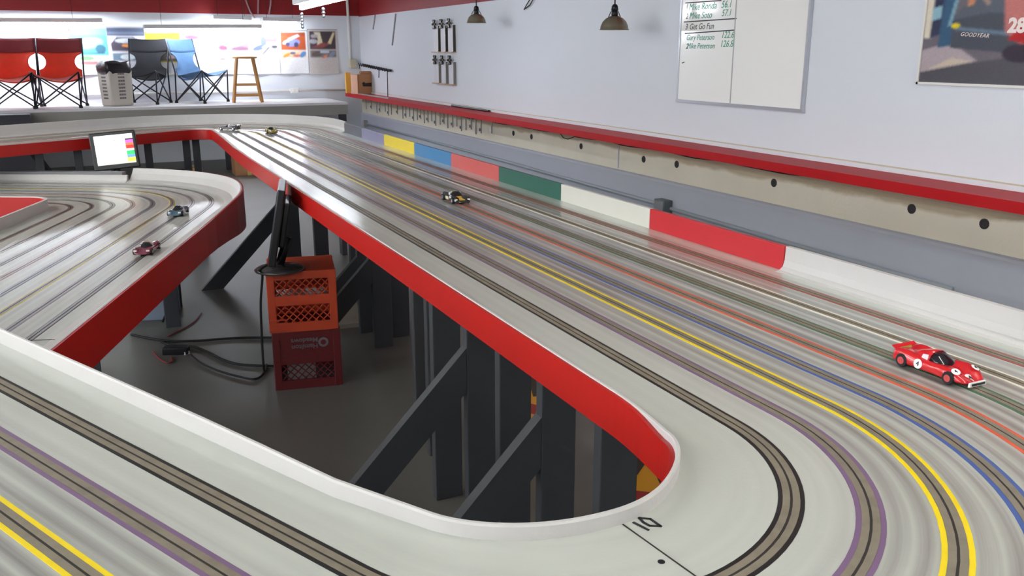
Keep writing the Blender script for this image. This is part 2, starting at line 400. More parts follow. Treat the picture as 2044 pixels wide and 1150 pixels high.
def sweep(path, prof, closed=True):
    """prof(i) -> list of (offset, z); swept along the path"""
    mb = MB(); n = None
    for i, (p, nn) in enumerate(path):
        pr = prof(i); n = len(pr)
        for o, z in pr: q = p + nn * o; mb.v.append(Vector((q.x, q.y, z)))
    m = len(path)
    for i in range(m - 1):
        for k in range(n if closed else n - 1):
            a, b = i * n + k, i * n + (k + 1) % n; mb.f.append((a, b, b + n, a + n))
    if closed: mb.f.append(tuple(range(n))); mb.f.append(tuple((m - 1) * n + k for k in reversed(range(n))))
    return mb
def deck(name, path, S, width, lane0, zfun, parent, i0=0, i1=None, dm=None, din=lambda i: 0.):
    i1 = len(path) - 1 if i1 is None else i1
    offs = [width * k / 18 for k in range(19)]
    of = lambda i, k: (din(i) if k in (0, 20) else (width if k == 19 else (din(i) + (offs[3] - din(i)) * k / 3 if k < 3 else offs[k])))
    seg = path[i0:i1 + 1]; T = .022
    prof = lambda i: [(of(i + i0, k), zfun(i + i0, 0) - (T if k > 18 else 0)) for k in range(21)]
    mb = sweep(seg, prof)
    me = bpy.data.meshes.new(name); me.from_pydata([tuple(p) for p in mb.v], [], mb.f); me.update()
    n = 21; uvl = me.uv_layers.new(name='lane')
    for lp in me.loops:
        i, k = divmod(lp.vertex_index, n)
        o = of(i + i0, k)
        uvl.data[lp.index].uv = ((o - lane0) / SP, S[i + i0])
    bm = bmesh.new(); bm.from_mesh(me); bmesh.ops.recalc_face_normals(bm, faces=bm.faces); bm.to_mesh(me); bm.free()
    me.materials.append(dm or DECK); o = bpy.data.objects.new(name, me); COL.objects.link(o); o.parent = parent
    return o
def ribbon(name, path, o0, o1, zfun, dz, m, parent, both=None, i0=0):
    mb = MB()
    for a, b in ([(o0, o1)] if both is None else [(both - o1, both - o0), (both + o0, both + o1)]):
        q = sweep(path, lambda i: [(a, zfun(i + i0, a) + dz), (b, zfun(i + i0, b) + dz), (b, zfun(i + i0, b) - .001), (a, zfun(i + i0, a) - .001)])
        mb.add(q.v, q.f)
    return mb.build(name, m, parent)
def smooth(a, b, x): t = max(0, min(1, (x - a) / (b - a))); return t * t * (3 - 2 * t)
def d_in(i):                                  # the hole is rounded tighter than the lanes in the hairpin
    if i < iB + 3 or i > iD + 6: return 0.
    th = (i - iC) * (180 - ARM) / 44. if iC <= i <= iD else (-(UP[i][0].y - C2[1]) / .255 * 57.3 if i < iC else 153.8 + (i - iD) * 37)
    return -.060 * smooth(-48, 54, th) * (1 - smooth(88, 200, th))
track = empty('slot_car_track', (0, 0, 0), 0, 'white eight lane slot car track on grey posts with red skirts', 'race track')
W = .917; L0 = .105
zu = lambda i, o: ZD
lane_rgb = [('black', (26, 24, 24)), ('purple', (116, 90, 122)), ('yellow', (236, 208, 8)), ('blue', (62, 88, 150)), ('orange', (206, 84, 56)), ('green', (62, 100, 74)), ('white', (226, 222, 206)), ('red', (150, 66, 58))]
lane_m = [mat('lane_paint_' + n, c, .45, noise=.06, nscale=30) for n, c in lane_rgb]
braid_m = mat('track_braid', (128, 119, 104), .5, metal=.1, noise=.35, nscale=40)
slot_m = mat('slot_dark', (40, 34, 30), .8)
upper = []
iS = iC + 24                                  # joint between two deck boards in the hairpin
for (a, b) in ((0, iA + 13), (iA + 13, iB + 17), (iB + 17, iC), (iC, iS), (iS, iD), (iD, len(UP) - 1)):
    upper.append(deck('deck_board', UP, US, W, L0, zu, track, a, b, None, d_in))
for k in range(8):
    o = L0 + SP * k; sw = .006 if k == 0 else .0072
    ribbon('lane_stripe', UP, .0118, .0118 + sw, zu, .0006, lane_m[k], track, o)
    ribbon('braid', UP, .0018, .0116, zu, .0009, braid_m, track, o)
    ribbon('slot', UP, o - .0018, o + .0018, zu, .0005, slot_m, track)
# rail and skirt along the hole: flush on the straight, raised round the bends
def rail_h(i):
    s = US[i]; s1, s2, s3, s4 = US[iA], US[iB], US[iC], US[-1]
    far = .04 * (1 - smooth(s2 - .1, s2 + 1.6, s))
    near = .018 * smooth(s3 - .25, s3 + .25, s) + .010 * smooth(US[iD] - .1, US[iD] + .5, s)
    return .004 + max(far, near)
rail = sweep(UP, lambda i: [(o_ + d_in(i), z_) for o_, z_ in [(-.0045, ZD - .02), (-.0045, ZD + rail_h(i) - .002), (-.0035, ZD + rail_h(i)), (.001, ZD + rail_h(i)), (.003, ZD + rail_h(i) - .003), (.003, ZD - .0005), (-.0005, ZD - .0005), (-.0005, ZD - .02)]]).build('inner_rail', white_rail, track)
def skirt_z(i): return ZD + rail_h(i) - .011 * smooth(.006, .014, rail_h(i)) - .002
for a, b in ((0, iA + 6), (iA + 6, iB + 14), (iB + 14, iC - 8), (iC - 8, iD), (iD, len(UP) - 1)):
    sweep(UP[a:b + 1], lambda i: [(o_ + d_in(i + a), z_) for o_, z_ in [(-.0125, .85 + rail_h(i + a) * .9), (-.0125, skirt_z(i + a)), (-.0046, skirt_z(i + a)), (-.0046, .85 + rail_h(i + a) * .9)]]).build('skirt_board', red_skirt, track)
sweep(UP, lambda i: [(W + .016, .80), (W + .016, ZD - .001), (W + .026, ZD - .001), (W + .026, .80)]).build('outer_skirt', red_skirt, track)
# outer barrier: eight painted panels on the straight, white elsewhere
XB = C1[0] + R1 + W - .005
cove = white_rail
panel_rgb = [('red', (200, 40, 48), 1.86, 2.53), ('white', (222, 220, 208), 2.53, 3.18), ('green', (40, 96, 80), 3.18, 3.80), ('salmon', (204, 92, 88), 3.80, 4.42), ('blue', (56, 126, 178), 4.42, 5.02), ('yellow', (240, 214, 44), 5.02, 5.62), ('lilac', (128, 124, 158), 5.62, 6.15), ('charcoal', (66, 68, 80), 6.15, 6.62)]
for n, c, a, b in panel_rgb:
    MB().box((XB + .008, (a + b) / 2, ZD + .034), (.016, b - a - .002, .07)).build('barrier_panel', mat('barrier_' + n, tuple(int(x * .94) for x in c), .42, noise=.04, nscale=12), track, bevel=.0015)['label'] = n + ' barrier panel'
def barrier(a, b, hfun, path=UP, width=W, z0=ZD, m=white_rail, name='barrier'):
    def prof(i):
        h = hfun(i + a)
        return [(width - .03, z0 + .0004), (width - .016, z0 + .003), (width - .005, z0 + .012), (width, z0 + .03 if h > .03 else z0 + h * .5), (width + .001, z0 + h), (width + .016, z0 + h), (width + .016, z0 - .02), (width - .03, z0 - .0002)]
    return sweep(path[a:b + 1], prof).build(name, m, track)
iE = min(i for i in range(iB, iC) if UP[i][0].y <= 6.6201); iG = min(i for i in range(iB, iC + 1) if UP[i][0].y <= 1.8601)
barrier(0, iE, lambda i: .08)
barrier(iG, len(UP) - 1, lambda i: .069)
# joint line and hand-lettered 10 in the hairpin
q, nn = UP[iS]; tdir = Vector((nn.y, -nn.x))
p_in = q + nn * (.004 + d_in(iS)); p_out = q + nn * (L0 - .018)
MB().bar((p_in.x, p_in.y, ZD + .0004), (p_out.x, p_out.y, ZD + .0004), .0016, .0012).build('joint_line', slot_m, track)
ink_m = mat('marker_ink', (34, 36, 38), .6)
def stroke(pix, wd, name, closed=False):
    P = [onz(u, v, ZD + .0006) for u, v in pix]; mb = MB()
    for a, b in zip(P, P[1:] + ([P[0]] if closed else [])): d = (b - a).normalized() * wd * .35; mb.bar(a - d, b + d, wd, .0010)
    return mb.build(name, ink_m, track)
d10 = lambda x, y: (1230 + x / 8.847, 1020 + y / 8.846)
stroke([d10(310, 205), d10(565, 335)], .0035, 'marker_digit')
stroke([d10(410, 125), d10(600, 140), d10(785, 270), d10(590, 262), d10(480, 200)], .0035, 'marker_digit', True)
p = onz(1320, 1122, ZD)
MB().lathe([(.0045, 0), (.0045, .0008), (.0025, .0009), (.002, .0004)], (p.x, p.y, ZD), 14).build('screw', dark_metal, track)

# ---- lower circuit
WL, LL0 = .90, .105
def bank(i):      # height of the outer bank round the bend
    s = LS[i]; return smooth(LS[jA] - .5, LS[jA] + .35, s)
zl = lambda i, o: ZL
for a, b in ((0, 11), (11, jA + 24), (jA + 24, len(LO) - 1)):
    deck('deck_board', LO, LS, WL, LL0, zl, track, a, b, DECK_LOW)
low_m = [mat('worn_lane_paint_' + n, tuple(int(x * .55 + 175 * .45) if n not in ('yellow', 'black') else x for x in c), .45) for n, c in lane_rgb]
for k in range(8):
    o = LL0 + SP * k; j = 7 - k
    ribbon('lane_stripe', LO, .0112, .0112 + .0028, zl, .0006, low_m[j], track, o)
    ribbon('braid', LO, .0018, .0110, zl, .0009, mat('bright_braid', (150, 148, 146), .3, metal=.8, noise=.2, nscale=40), track, o)
    ribbon('slot', LO, o - .0018, o + .0018, zl, .0005, slot_m, track)
for ii in (7, 8):                                  # cross joints of the lower straight
    q, nn = LO[ii + 3]
    a, b = q + nn * .01, q + nn * (WL - .01)
    MB().bar((a.x, a.y, ZL + .0006), (b.x, b.y, ZL + .0006), .0022, .0014).build('joint_line', slot_m, track)
sweep(LO, lambda i: [(-.014, ZL - .02), (-.014, ZL + .055), (0, ZL + .055), (0, ZL - .0005), (-.0005, ZL - .02)]).build('inner_rail', white_rail, track)
sweep(LO, lambda i: [(-.022, .57), (-.022, ZL + .05), (-.0142, ZL + .05), (-.0142, .57)]).build('skirt_board', red_skirt, track)
jE = jA + 32
def bankprof(i):
    h = .004 + .075 * bank(i); wv = .01 + .075 * bank(i)
    return [(WL - .02, ZL + .0004), (WL + wv * .35, ZL + h * .18), (WL + wv * .75, ZL + h * .6), (WL + wv, ZL + h), (WL + wv + .008, ZL + h), (WL + wv + .008, ZL - .02), (WL - .02, ZL - .004)]
sweep(LO[:jE + 1], bankprof).build('banked_edge', white_rail, track, smooth=False)
sweep(LO[:jE + 1], lambda i: [(WL + .018 + .075 * bank(i), .575), (WL + .018 + .075 * bank(i), ZL + .003 + .075 * bank(i)), (WL + .026 + .075 * bank(i), ZL + .003 + .075 * bank(i)), (WL + .026 + .075 * bank(i), .575)]).build('skirt_board', red_skirt, track)
barrier(jE, len(LO) - 1, lambda i: .045, LO, WL, ZL)
q, nn = LO[jE + 1]; q2, n2 = LO[-1]
a, b = q + nn * (WL + .05), q2 + n2 * (WL + .05)
MB().bar((a.x, a.y, ZL - .02), (b.x, b.y, ZL - .02), .05, .16).build('backing_board', mat('board_grey', (128, 128, 132), .6, noise=.06), track)

# ---- posts and braces
def post(x, y, ztop, wx=.04, wy=.09, z0=0.):
    return MB().box((x, y, (ztop + z0) / 2), (wx, wy, ztop - z0)).build('post', post_grey, track, bevel=.003)
def brace(a, b, wd=.09, th=.04):
    return MB().bar(a, b, wd, th, up=(1, 0, 0)).build('brace', post_grey, track)
ZT = ZD - .0225
def splayed(y, xe, zf=None, th=.034, wd=.10):       # upright board, some with a raking board down to the floor
    post(xe + wd / 2, y, ZT, wd, th)
    if zf: MB().prism([(xe - .001, zf), (xe - zf * .98, 0), (xe - zf * .98 + .14, 0), (xe - .001, zf - .14)], th, Matrix(((1, 0, 0), (0, 0, -1), (0, 1, 0))), (0, y + th / 2, 0)).build('brace', post_grey, track)
for y, xe, zf in ((1.57, .95, None), (1.86, .95, .63), (2.12, .95, None), (2.36, .95, .66), (2.66, .95, None), (3.0, 1.05, None), (3.3, 1.1, None), (4.34, 1.23, .50), (4.62, 1.23, .44), (5.95, 1.10, .58)):
    splayed(y, xe, zf)
for y in (3.78, 4.48, 4.82, 5.3, 6.3): post(1.42, y, ZT, .10, .05)
for y in (1.6, 2.6, 3.6, 4.6, 5.6, 6.6): post(1.66, y, ZT)
for y in (1.86, 2.36, 3.0, 5.95): MB().box((1.42, y + .034, ZT - .05), (.60, .03, .09)).build('joist', post_grey, track)
for u in (45, 140, 305, 375, 441):
    g = ony(u, 300, 1.0); t = .0
    # stands just behind the far inner skirt
    best = min(range(0, iA + 8), key=lambda i: abs((UP[i][0] + UP[i][1] * .10).x / (UP[i][0] + UP[i][1] * .10).y - g.x))
    q = UP[best][0] + UP[best][1] * .10; post(q.x, q.y, ZT, .05, .045)
q1 = UP[7][0] + UP[7][1] * .15; q2 = UP[10][0] + UP[10][1] * .15
bx = [UP[i][0] + UP[i][1] * .17 for i in range(0, iA + 1)]
qa = min(bx, key=lambda p: abs(p.x / p.y + .06)); brace((qa.x, qa.y, ZT - .02), (qa.x + .28, qa.y + .10, .35), .07)
qa = min(bx, key=lambda p: abs(p.x / p.y - .04)); qb = bx[-1]
MB().bar((qa.x, qa.y, .60), (qb.x + .05, qb.y, .60), .04, .12).build('rail_beam', post_grey, track)
for i in (2, 5): q = UP[i][0] + UP[i][1] * .5; post(q.x, q.y, ZT)
for i in (iA - 4, iA - 8): q = UP[i][0] + UP[i][1] * .8; post(q.x, q.y, ZT)
for i in (iC + 22, iD + 3, iD + 9, iD + 15):
    q = UP[i][0] + UP[i][1] * .5; 
    lo = min((q - (LO[j][0] + LO[j][1] * .45)).length for j in range(len(LO)))
    if lo > .55: post(q.x, q.y, ZT, .06, .06)
for j, o in ((jA - 15, .5), (jA - 5, .45), (jA + 8, .55), (jA + 20, .7), (jA + 30, .75), (jA - 6, .12), (jA + 16, .06), (jB + 6, .5)):
    q = LO[j][0] + LO[j][1] * o; post(q.x, q.y, ZL - .0225, .08, .05)

# ================================================================== RIGHT WALL THINGS
ZS = onx(1340, 277, XW).z; XS = 3.52; ZSB = onx(1340, 305, XS).z
sh = empty('wall_shelf', (XS, 5, ZS), 0, 'long red shelf running along the wall under the whiteboard', 'shelf')
red_shelf = mat('red_shelf_gloss', (178, 16, 24), .5, spec=.25, noise=.05, nscale=2)
MB().box(((XW - XS) / 2, .1, -.012), (XW - XS, 16.5, .024)).build('shelf_board', red_shelf, sh)
MB().box((-.008, .1, (ZSB - ZS) / 2), (.016, 16.5, ZS - ZSB)).build('fascia', red_shelf, sh)
MB().box((XW - XS - .012, .1, .012), (.022, 16.5, .024)).build('wall_strip', wall_white, sh)
for y in (-4, -1, 2, 5, 8): MB().box(((XW - XS) / 2, y, (ZSB - ZS) / 2 - .01), (XW - XS - .03, .02, .05)).build('bracket', post_grey, sh)
# strips hanging below the shelf
hang_m = mat('tag_grey', (120, 118, 112), .6); tag_dark = mat('tag_dark', (64, 66, 78), .5)
us = [270, 340, 410, 450, 520, 560, 600, 680, 750, 790, 840, 890, 940, 985, 1030, 1080, 1130, 1180, 1240, 1290, 1340, 1405, 1460, 1520, 1580, 1650, 1710, 1780, 1920]
for i, u in enumerate(us):
    p = onx(690 + u / 6.594, 215, XS + .035); Lh = (.17, .15, .19)[i % 3]
    o = MB().box((0, 0, -Lh / 2), (.006, .022, Lh)).build('hanging_strip', hang_m, loc=(XS + .035, p.y, ZS - .0245))
    MB().box((-.003, .028, -Lh * .80), (.003, .03, .03)).build('clip_tag', tag_dark if i % 2 else white_pl, o)
    tag(o, 'thin grey strip hanging under the far half of the red shelf', 'hook strip', 'strips hanging below the red shelf')
mb = MB(); pts = []
for k in range(60):
    y = 9.0 - k * .09; pts.append((XS + .05 + .01 * math.sin(k * 1.3), y, ZSB - .004 - .012 * abs(math.sin(k * .37)) - (.03 if 26 < k < 29 else 0)))
tag(MB().tube(pts, .004, 6).build('wall_cable', black_rub), 'thin black cable sagging along the underside of the red shelf', 'cable')
# conduit and its boxes on the grey lower wall
XP = XW - .055
pp = [onx(u, v, XP) for u, v in ((733, 249), (1003, 323), (1316, 411), (1345, 422), (1572, 489), (1900, 583))]
con = empty('conduit_run', pp[2], 0, 'grey steel conduit with a square box along the grey lower wall', 'conduit')
MB().tube([p - pp[2] + Vector((0, 0, .012)) for p in pp], .014, 10).build('pipe', mat('pipe_grey', (160, 168, 176), .45), con, smooth=True)
bxm = mat('junction_grey', (96, 106, 108), .5)
c = onx(1329, 414, XP); MB().box(c - pp[2] + Vector((-.025, 0, 0)), (.075, .13, .12)).build('junction_box', bxm, con, bevel=.006)
MB().box(c - pp[2] + Vector((-.064, 0, 0)), (.006, .11, .10)).build('cover_plate', chrome, con)
c = onx(731, 246, XP); MB().box(c - pp[2] + Vector((-.02, 0, 0)), (.06, .10, .10)).build('junction_box', mat('junction_light', (186, 182, 180), .5), con)
# whiteboard
by0, by1, bz0, bz1 = 4.03, 5.25, 1.195, 1.975; xb = XW - .012
wbd = empty('whiteboard', (XW, 4.64, bz0), 0, 'white dry erase board with green handwriting on the wall', 'whiteboard')
def W2(x, y, z): return Vector((x - XW, y - 4.64, z - bz0))
MB().box(W2(xb, (by0 + by1) / 2, (bz0 + bz1) / 2), (.016, by1 - by0, bz1 - bz0)).build('panel', mat('whiteboard_gloss', (248, 247, 242), .13, coat=.4), wbd)
alu = mat('aluminium_edge', (196, 198, 204), .35, metal=.7)
for c, sz in (((xb - .003, (by0 + by1) / 2, bz0 - .008), (.026, by1 - by0 + .03, .02)), ((xb - .003, (by0 + by1) / 2, bz1 + .008), (.026, by1 - by0 + .03, .02)), ((xb - .002, by0 - .006, (bz0 + bz1) / 2), (.024, .014, bz1 - bz0)), ((xb - .002, by1 + .006, (bz0 + bz1) / 2), (.024, .014, bz1 - bz0))):
    MB().box(W2(*c), sz).build('edge_trim', alu, wbd)
MB().box(W2(xb - .0085, 4.675, (bz0 + bz1) / 2), (.002, .010, bz1 - bz0)).build('divider_line', mat('divider_grey', (176, 176, 176), .5), wbd)
green_ink = mat('green_marker', (40, 150, 120), .5); black_ink = mat('black_marker', (50, 46, 48), .5)
def wtext(u, v, body, size, m):
    p = onx(u, v, xb - .0088); return text(body, size, frame(W2(*p), (0, -1, -.0), (0, 0, 1)), m, 'handwriting', wbd, shear=.25)
for u, v, bd, sz, m in ((1402, 13, 'Mike Ronda', .062, green_ink), (1450, 9, '56.1', .062, green_ink), (1398, 31, 'Mike Soto', .060, green_ink), (1450, 26, '57.1', .058, green_ink), (1400, 53, 'Get Go Fun', .055, black_ink), (1397, 75, 'Gary Peterson', .052, green_ink), (1452, 70, '122.6', .058, green_ink), (1398, 92, 'Mike Peterson', .052, green_ink), (1450, 88, '126.8', .06, green_ink), (1371, 14, '1', .05, black_ink), (1371, 33, '2', .05, black_ink), (1370, 54, '3', .055, black_ink), (1371, 93, '2', .05, black_ink)):
    wtext(u, v, bd, sz, m)
for a, b in (((1368, 6), (1440, 1)), ((1365, 44), (1470, 37)), ((1367, 67), (1467, 60)), ((1361, 126), (1366, 124))):
    pa, pb = onx(*a, xb - .0088), onx(*b, xb - .0088)
    MB().bar(W2(*pa), W2(*pb), .007, .0012, up=(1, 0, 0)).build('marker_line', black_ink, wbd)
# framed racing poster
py1, py0, pz0, pz1 = 3.245, 2.35, 1.365, 1.97
po = empty('framed_poster', (XW, 2.8, pz0), 0, 'framed glossy poster of a red racing car beside the whiteboard', 'poster')
def W3(x, y, z): return Vector((x - XW, y - 2.8, z - pz0))
dk, gr = (58, 60, 72), (92, 98, 108)
shp = [('r', 0, 0, 1, .14, (70, 66, 76)), ('p', [(0, .09), (.5, .2), (1, .3), (1, 0), (0, 0)], (84, 82, 88)), ('p', [(0, .08), (.36, .18), (.18, .33), (0, .26)], (178, 164, 168)), ('p', [(.04, .10), (.34, .175), (.2, .20)], (206, 190, 170)),
       ('r', 0, .36, .045, .86, (226, 216, 196)), ('p', [(.04, .36), (.13, .4), (.13, .9), (.05, .92)], (52, 58, 84)), ('p', [(.04, .5), (.1, .52), (.1, .62), (.04, .6)], (146, 186, 200)), ('r', .05, .68, .1, .72, (120, 40, 60)), ('p', [(.10, .28), (.18, .3), (.19, .97), (.12, .97)], (58, 92, 122)), ('p', [(.15, .45), (.17, .46), (.2, .66), (.18, .66)], (130, 170, 186)),
       ('e', .42, .46, .24, .20, -.2, gr), ('p', [(.18, .28), (.75, .22), (.8, .5), (.4, .55), (.18, .5)], (76, 80, 90)), ('p', [(.2, .42), (.6, .36), (.6, .39), (.2, .45)], (104, 124, 142)), ('e', .20, .455, .026, .02, 0, (238, 214, 20)),
       ('p', [(.26, .6), (.30, .62), (.32, .86), (.28, .86)], (206, 140, 104)), ('p', [(.25, .80), (.42, .78), (.42, .81), (.25, .83)], (206, 190, 178)), ('p', [(.3, .72), (.38, .6), (.4, .62), (.32, .75)], (166, 140, 130)),
       ('p', [(.28, .9), (.56, .82), (.6, .96), (.4, 1), (.28, 1)], (190, 70, 70)), ('p', [(.47, .98), (1, 1), (1, .3), (.62, .28), (.5, .4), (.47, .7)], (196, 118, 112)), ('p', [(.52, .34), (.62, .5), (.72, .52), (.66, .3)], (186, 30, 34)), ('p', [(.5, .88), (.9, .94), (.9, .98), (.5, .92)], (110, 40, 62)), ('e', .60, .24, .1, .07, 0, (52, 44, 56)), ('e', .9, .3, .14, .2, 0, (44, 40, 46))]
sheet('print', W3(XW - .012, py1 - .012, pz0 + .012), (0, -1, 0), (0, 0, 1), py1 - py0 - .024, pz1 - pz0 - .024, shp, (110, 104, 112), print_material('poster_gloss', .12, coat=.9), po, 150, 110, .06, blur=.012)
for c, sz in (((XW - .009, 2.797, pz0 + .006), (.018, .895, .012)), ((XW - .009, 2.797, pz1 - .006), (.018, .895, .012)), ((XW - .009, py1 - .006, 1.667), (.018, .012, .605)), ((XW - .009, py0 + .006, 1.667), (.018, .012, .605))):
    MB().box(W3(*c), sz).build('frame_strip', white_pl, po)
wh_ink = mat('white_print', (240, 226, 220), .4)
p = onx(2030, 52, XW - .0135); text('28', .085, frame(W3(*p), (0, -1, -.03), (0, 0, 1)), wh_ink, 'print_number', po, bold=.004)
p = onx(1945, 70, XW - .0135); text('GOODYEAR', .026, frame(W3(*p), (0, -1, -.07), (0, 0, 1)), wh_ink, 'print_lettering', po, shear=.3, spacing=1.1)
# small plaques on the wall
plq = mat('plaque_face', (206, 204, 210), .5); tan = mat('plaque_wood', (186, 150, 118), .6); orn = mat('plaque_ornament', (74, 70, 62), .4, metal=.5)
for r_, (z0, z1) in enumerate(((1.50, 1.80), (1.145, 1.40))):
    for k in range(3):
        yc = 10.08 - k * .235; e = empty('wall_plaque', (XW, yc, z0), 0, ('pale wall plaque, lower row' if r_ else 'pale wall plaque, upper row') + (', nearest the corner', ', between two others', ', nearest the dome lamps')[k], 'plaque', 'plaques on the white wall')
        MB().box((-.012, 0, (z1 - z0) / 2), (.02, .17, z1 - z0)).build('plaque_face', plq, e)
        MB().box((-.018, -.09, (z1 - z0) / 2), (.03, .012, z1 - z0)).build('side_bar', orn if r_ == 0 else hang_m, e)
        MB().box((-.025, 0, .006), (.05, .2, .012)).build('base_ledge', tan, e)
        mb = MB()
        for a in range(6):
            t = a * math.pi / 3; mb.bar((-.04, .02, z1 - z0 + .02), (-.04, .02 + .055 * math.cos(t), z1 - z0 + .02 + .055 * math.sin(t)), .02, .02, up=(1, 0, 0))
        mb.lathe([(.02, -.012), (.028, 0), (.02, .012)], (-.04, .02, z1 - z0 + .02), 10); mb.build('ornament', orn, e)
# metal dome lamps in front of the wall
for u, v, wpx, lab in ((951, 46, 38, 'small metal dome lamp hanging next to the wall plaques'), (1226, 60, 57, 'metal dome lamp hanging beside the whiteboard')):
    p = onx(u, v, 3.42); d = math.sqrt(p.x ** 2 + p.y ** 2); r = wpx / F * d * .47
    e = empty('dome_lamp', p, 0, lab, 'lamp')
    shade = mat('lamp_shade_metal', (134, 128, 108), .32, metal=.55)
    MB().lathe([(r * 1.06, 0), (r * 1.06, .003), (r, .006), (r * .97, r * .28), (r * .83, r * .58), (r * .6, r * .8), (r * .3, r * .94), (r * .2, r * .97), (r * .19, r * .95), (r * .5, r * .8), (r * .8, r * .5), (r * .95, .01)], (0, 0, 0), 32).build('shade', shade, e, smooth=True)
    MB().lathe([(.022, r * .93), (.024, r * 1.1), (.02, r * 1.3), (.026, r * 1.32), (.022, r * 1.62), (.012, r * 1.75)], (0, 0, 0), 16).build('socket', dark_metal, e, smooth=True)
    MB().tube([(0, 0, r * 1.7), (.004, .01, .6), (0, 0, ZC - p.z)], .005, 6).build('cord', black_rub, e)
    for s in (-1, 1): MB().tube([(s * .05, 0, r * .86), (s * .03, 0, r * 1.25), (s * .012, 0, r * 1.3)], .003, 6).build('yoke', dark_metal, e)
tag(MB().tube([onx(1066, -14, XW - .02), onx(1052, 8, XW - .02), onx(1046, 19, XW - .02), onx(1058, 10, XW - .02), onx(1070, -12, XW - .02)], .005, 6).build('wire_loop', black_rub), 'short black wire loop between the two dome lamps', 'wire')
for (a, b), lab in ((((749, 30), (745, 58)), 'short grey wire on the wall in the corner'), (((790, 28), (783, 90)), 'long grey wire running down the wall in the corner')):
    tag(MB().tube([onx(*a, XW - .006), onx(*b, XW - .006)], .012, 6).build('wall_wire', mat('wire_grey', (150, 147, 150), .6)), lab, 'wire')
# things on the far end of the shelf
card = mat('cardboard', (176, 128, 88), .8, noise=.08, nscale=8); card_l = mat('cardboard_light', (206, 160, 136), .8)
e = empty('cardboard_box', (3.625, 12.86, ZS), R(24), 'open cardboard box with a dark hand hole on the red shelf', 'box')
MB().box((0, 0, .14), (.25, .15, .28)).build("carton", card, e)
MB().box((-.137, 0, .14), (.003, .150, .27)).build('side_panel', card_l, e)
MB().prism([(-.06, -.02), (.10, -.025), (.10, .03), (-.02, .025), (-.04, .045), (-.075, .03)], .003, Matrix.Rotation(R(90), 3, 'X'), (.02, -.0775, .13)).build('hand_hole', mat('hole_dark', (50, 40, 36), .9), e)
MB().box((.03, -.05, .295), (.2, .03, .05), Matrix.Rotation(R(30), 3, 'X')).build('flap', card, e)
p = ony(695, 182, 13.22)
tag(MB().box((0, 0, .15), (.075, .05, .30)).build('yellow_carton', mat('yellow_card', (236, 178, 74), .6), loc=(p.x, 13.2, ZS), bevel=.003), 'slim yellow carton standing behind the cardboard box', 'box')
a, b = onx(702, 184, XS + .03), onx(777, 196, XS + .03)
tag(MB().box((0, 0, .009), (.03, a.y - b.y, .016)).build('metal_strip', chrome, loc=(XS + .03, (a.y + b.y) / 2, ZS)), 'long silver metal strip lying on the edge of the red shelf', 'metal strip')
a, b = onx(902, 212, XW - .05), onx(976, 224, XW - .05)
tag(MB().tube([(0, (a.y - b.y) / 2, .012), (0, -(a.y - b.y) / 2, .012)], .012, 8).build('dark_rod', dark_metal, loc=(XW - .05, (a.y + b.y) / 2, ZS)), 'dark rod lying at the back of the red shelf', 'rod')
# hook rail in the corner
a, b = onx(724, 129, XW - .03), onx(780, 141, XW - .03)
e = empty('hook_rail', a, 0, 'dark hook rail with dangling wires in the wall corner', 'hook rail')
MB().bar((0, 0, 0), b - a, .02, .03).build('rail', dark_metal, e)
for k in range(13):
    q = (b - a) * (k / 12.); MB().tube([q, q + Vector((-.05, 0, -.015)), q + Vector((-.065, 0, .03))], .007, 6).build('hook', dark_metal, e)
for t, ln in ((.0, .06), (.72, .12), (1., .42)):
    q = (b - a) * t + Vector((-.05, 0, 0)); MB().tube([q, q + Vector((.01, .04, -ln * .5)), q + Vector((0, .02, -ln))], .006, 6).build('dangling_wire', dark_metal, e)

# ================================================================== BACK WALL THINGS
p = ony(697, 60, YB - .02)
e = empty('corner_conduit', (p.x, YB, p.z), 0, 'vertical white conduit ending in a beige box in the corner', 'conduit')
q = ony(704, 127, YB - .05)
MB().tube([(0, -.02, q.z - p.z), (-.02, -.02, ZC - p.z)], .02, 10).build('pipe', white_pl, e, smooth=True)
MB().box((q.x - p.x, -.05, q.z - p.z), (.10, .09, .13)).build('junction_box', mat('beige_box', (192, 184, 160), .5), e, bevel=.006)
a, b = ony(150, 189, YB - .015), ony(690, 182, YB - .015)
e = empty('outlet_run', ((a.x + b.x) / 2, YB, a.z), 0, 'thin white conduit with a socket outlet along the back wall', 'outlet')
q = ony(587, 183, YB)
MB().tube([(a.x - e.location.x, -.015, 0), (b.x - e.location.x, -.015, 0)], .014, 8).build('pipe', white_pl, e, smooth=True)
MB().box((q.x - e.location.x, -.03, 0), (.11, .06, .075)).build('outlet_box', white_pl, e, bevel=.004)
for s in (-.025, .025): MB().box((q.x - e.location.x + s, -.061, 0), (.022, .004, .03)).build('socket_face', mat('outlet_face', (240, 238, 226), .4), e)
for pts, lab in ((((488, -8), (494, 10), (500, 24), (508, 36)), 'pale cable looping down across the red wall band'), (((516, -8), (515, 10), (515, 27)), 'pale cable hanging straight between two others on the red band'), (((541, -8), (540, 10), (537, 28)), 'pale cable hanging straight above the short strip light')):
    tag(MB().tube([ony(u, v, YB - .04) for u, v in pts], .012, 6).build('hanging_cable', mat('cable_pale', (176, 150, 152), .6), smooth=True), lab, 'cable')
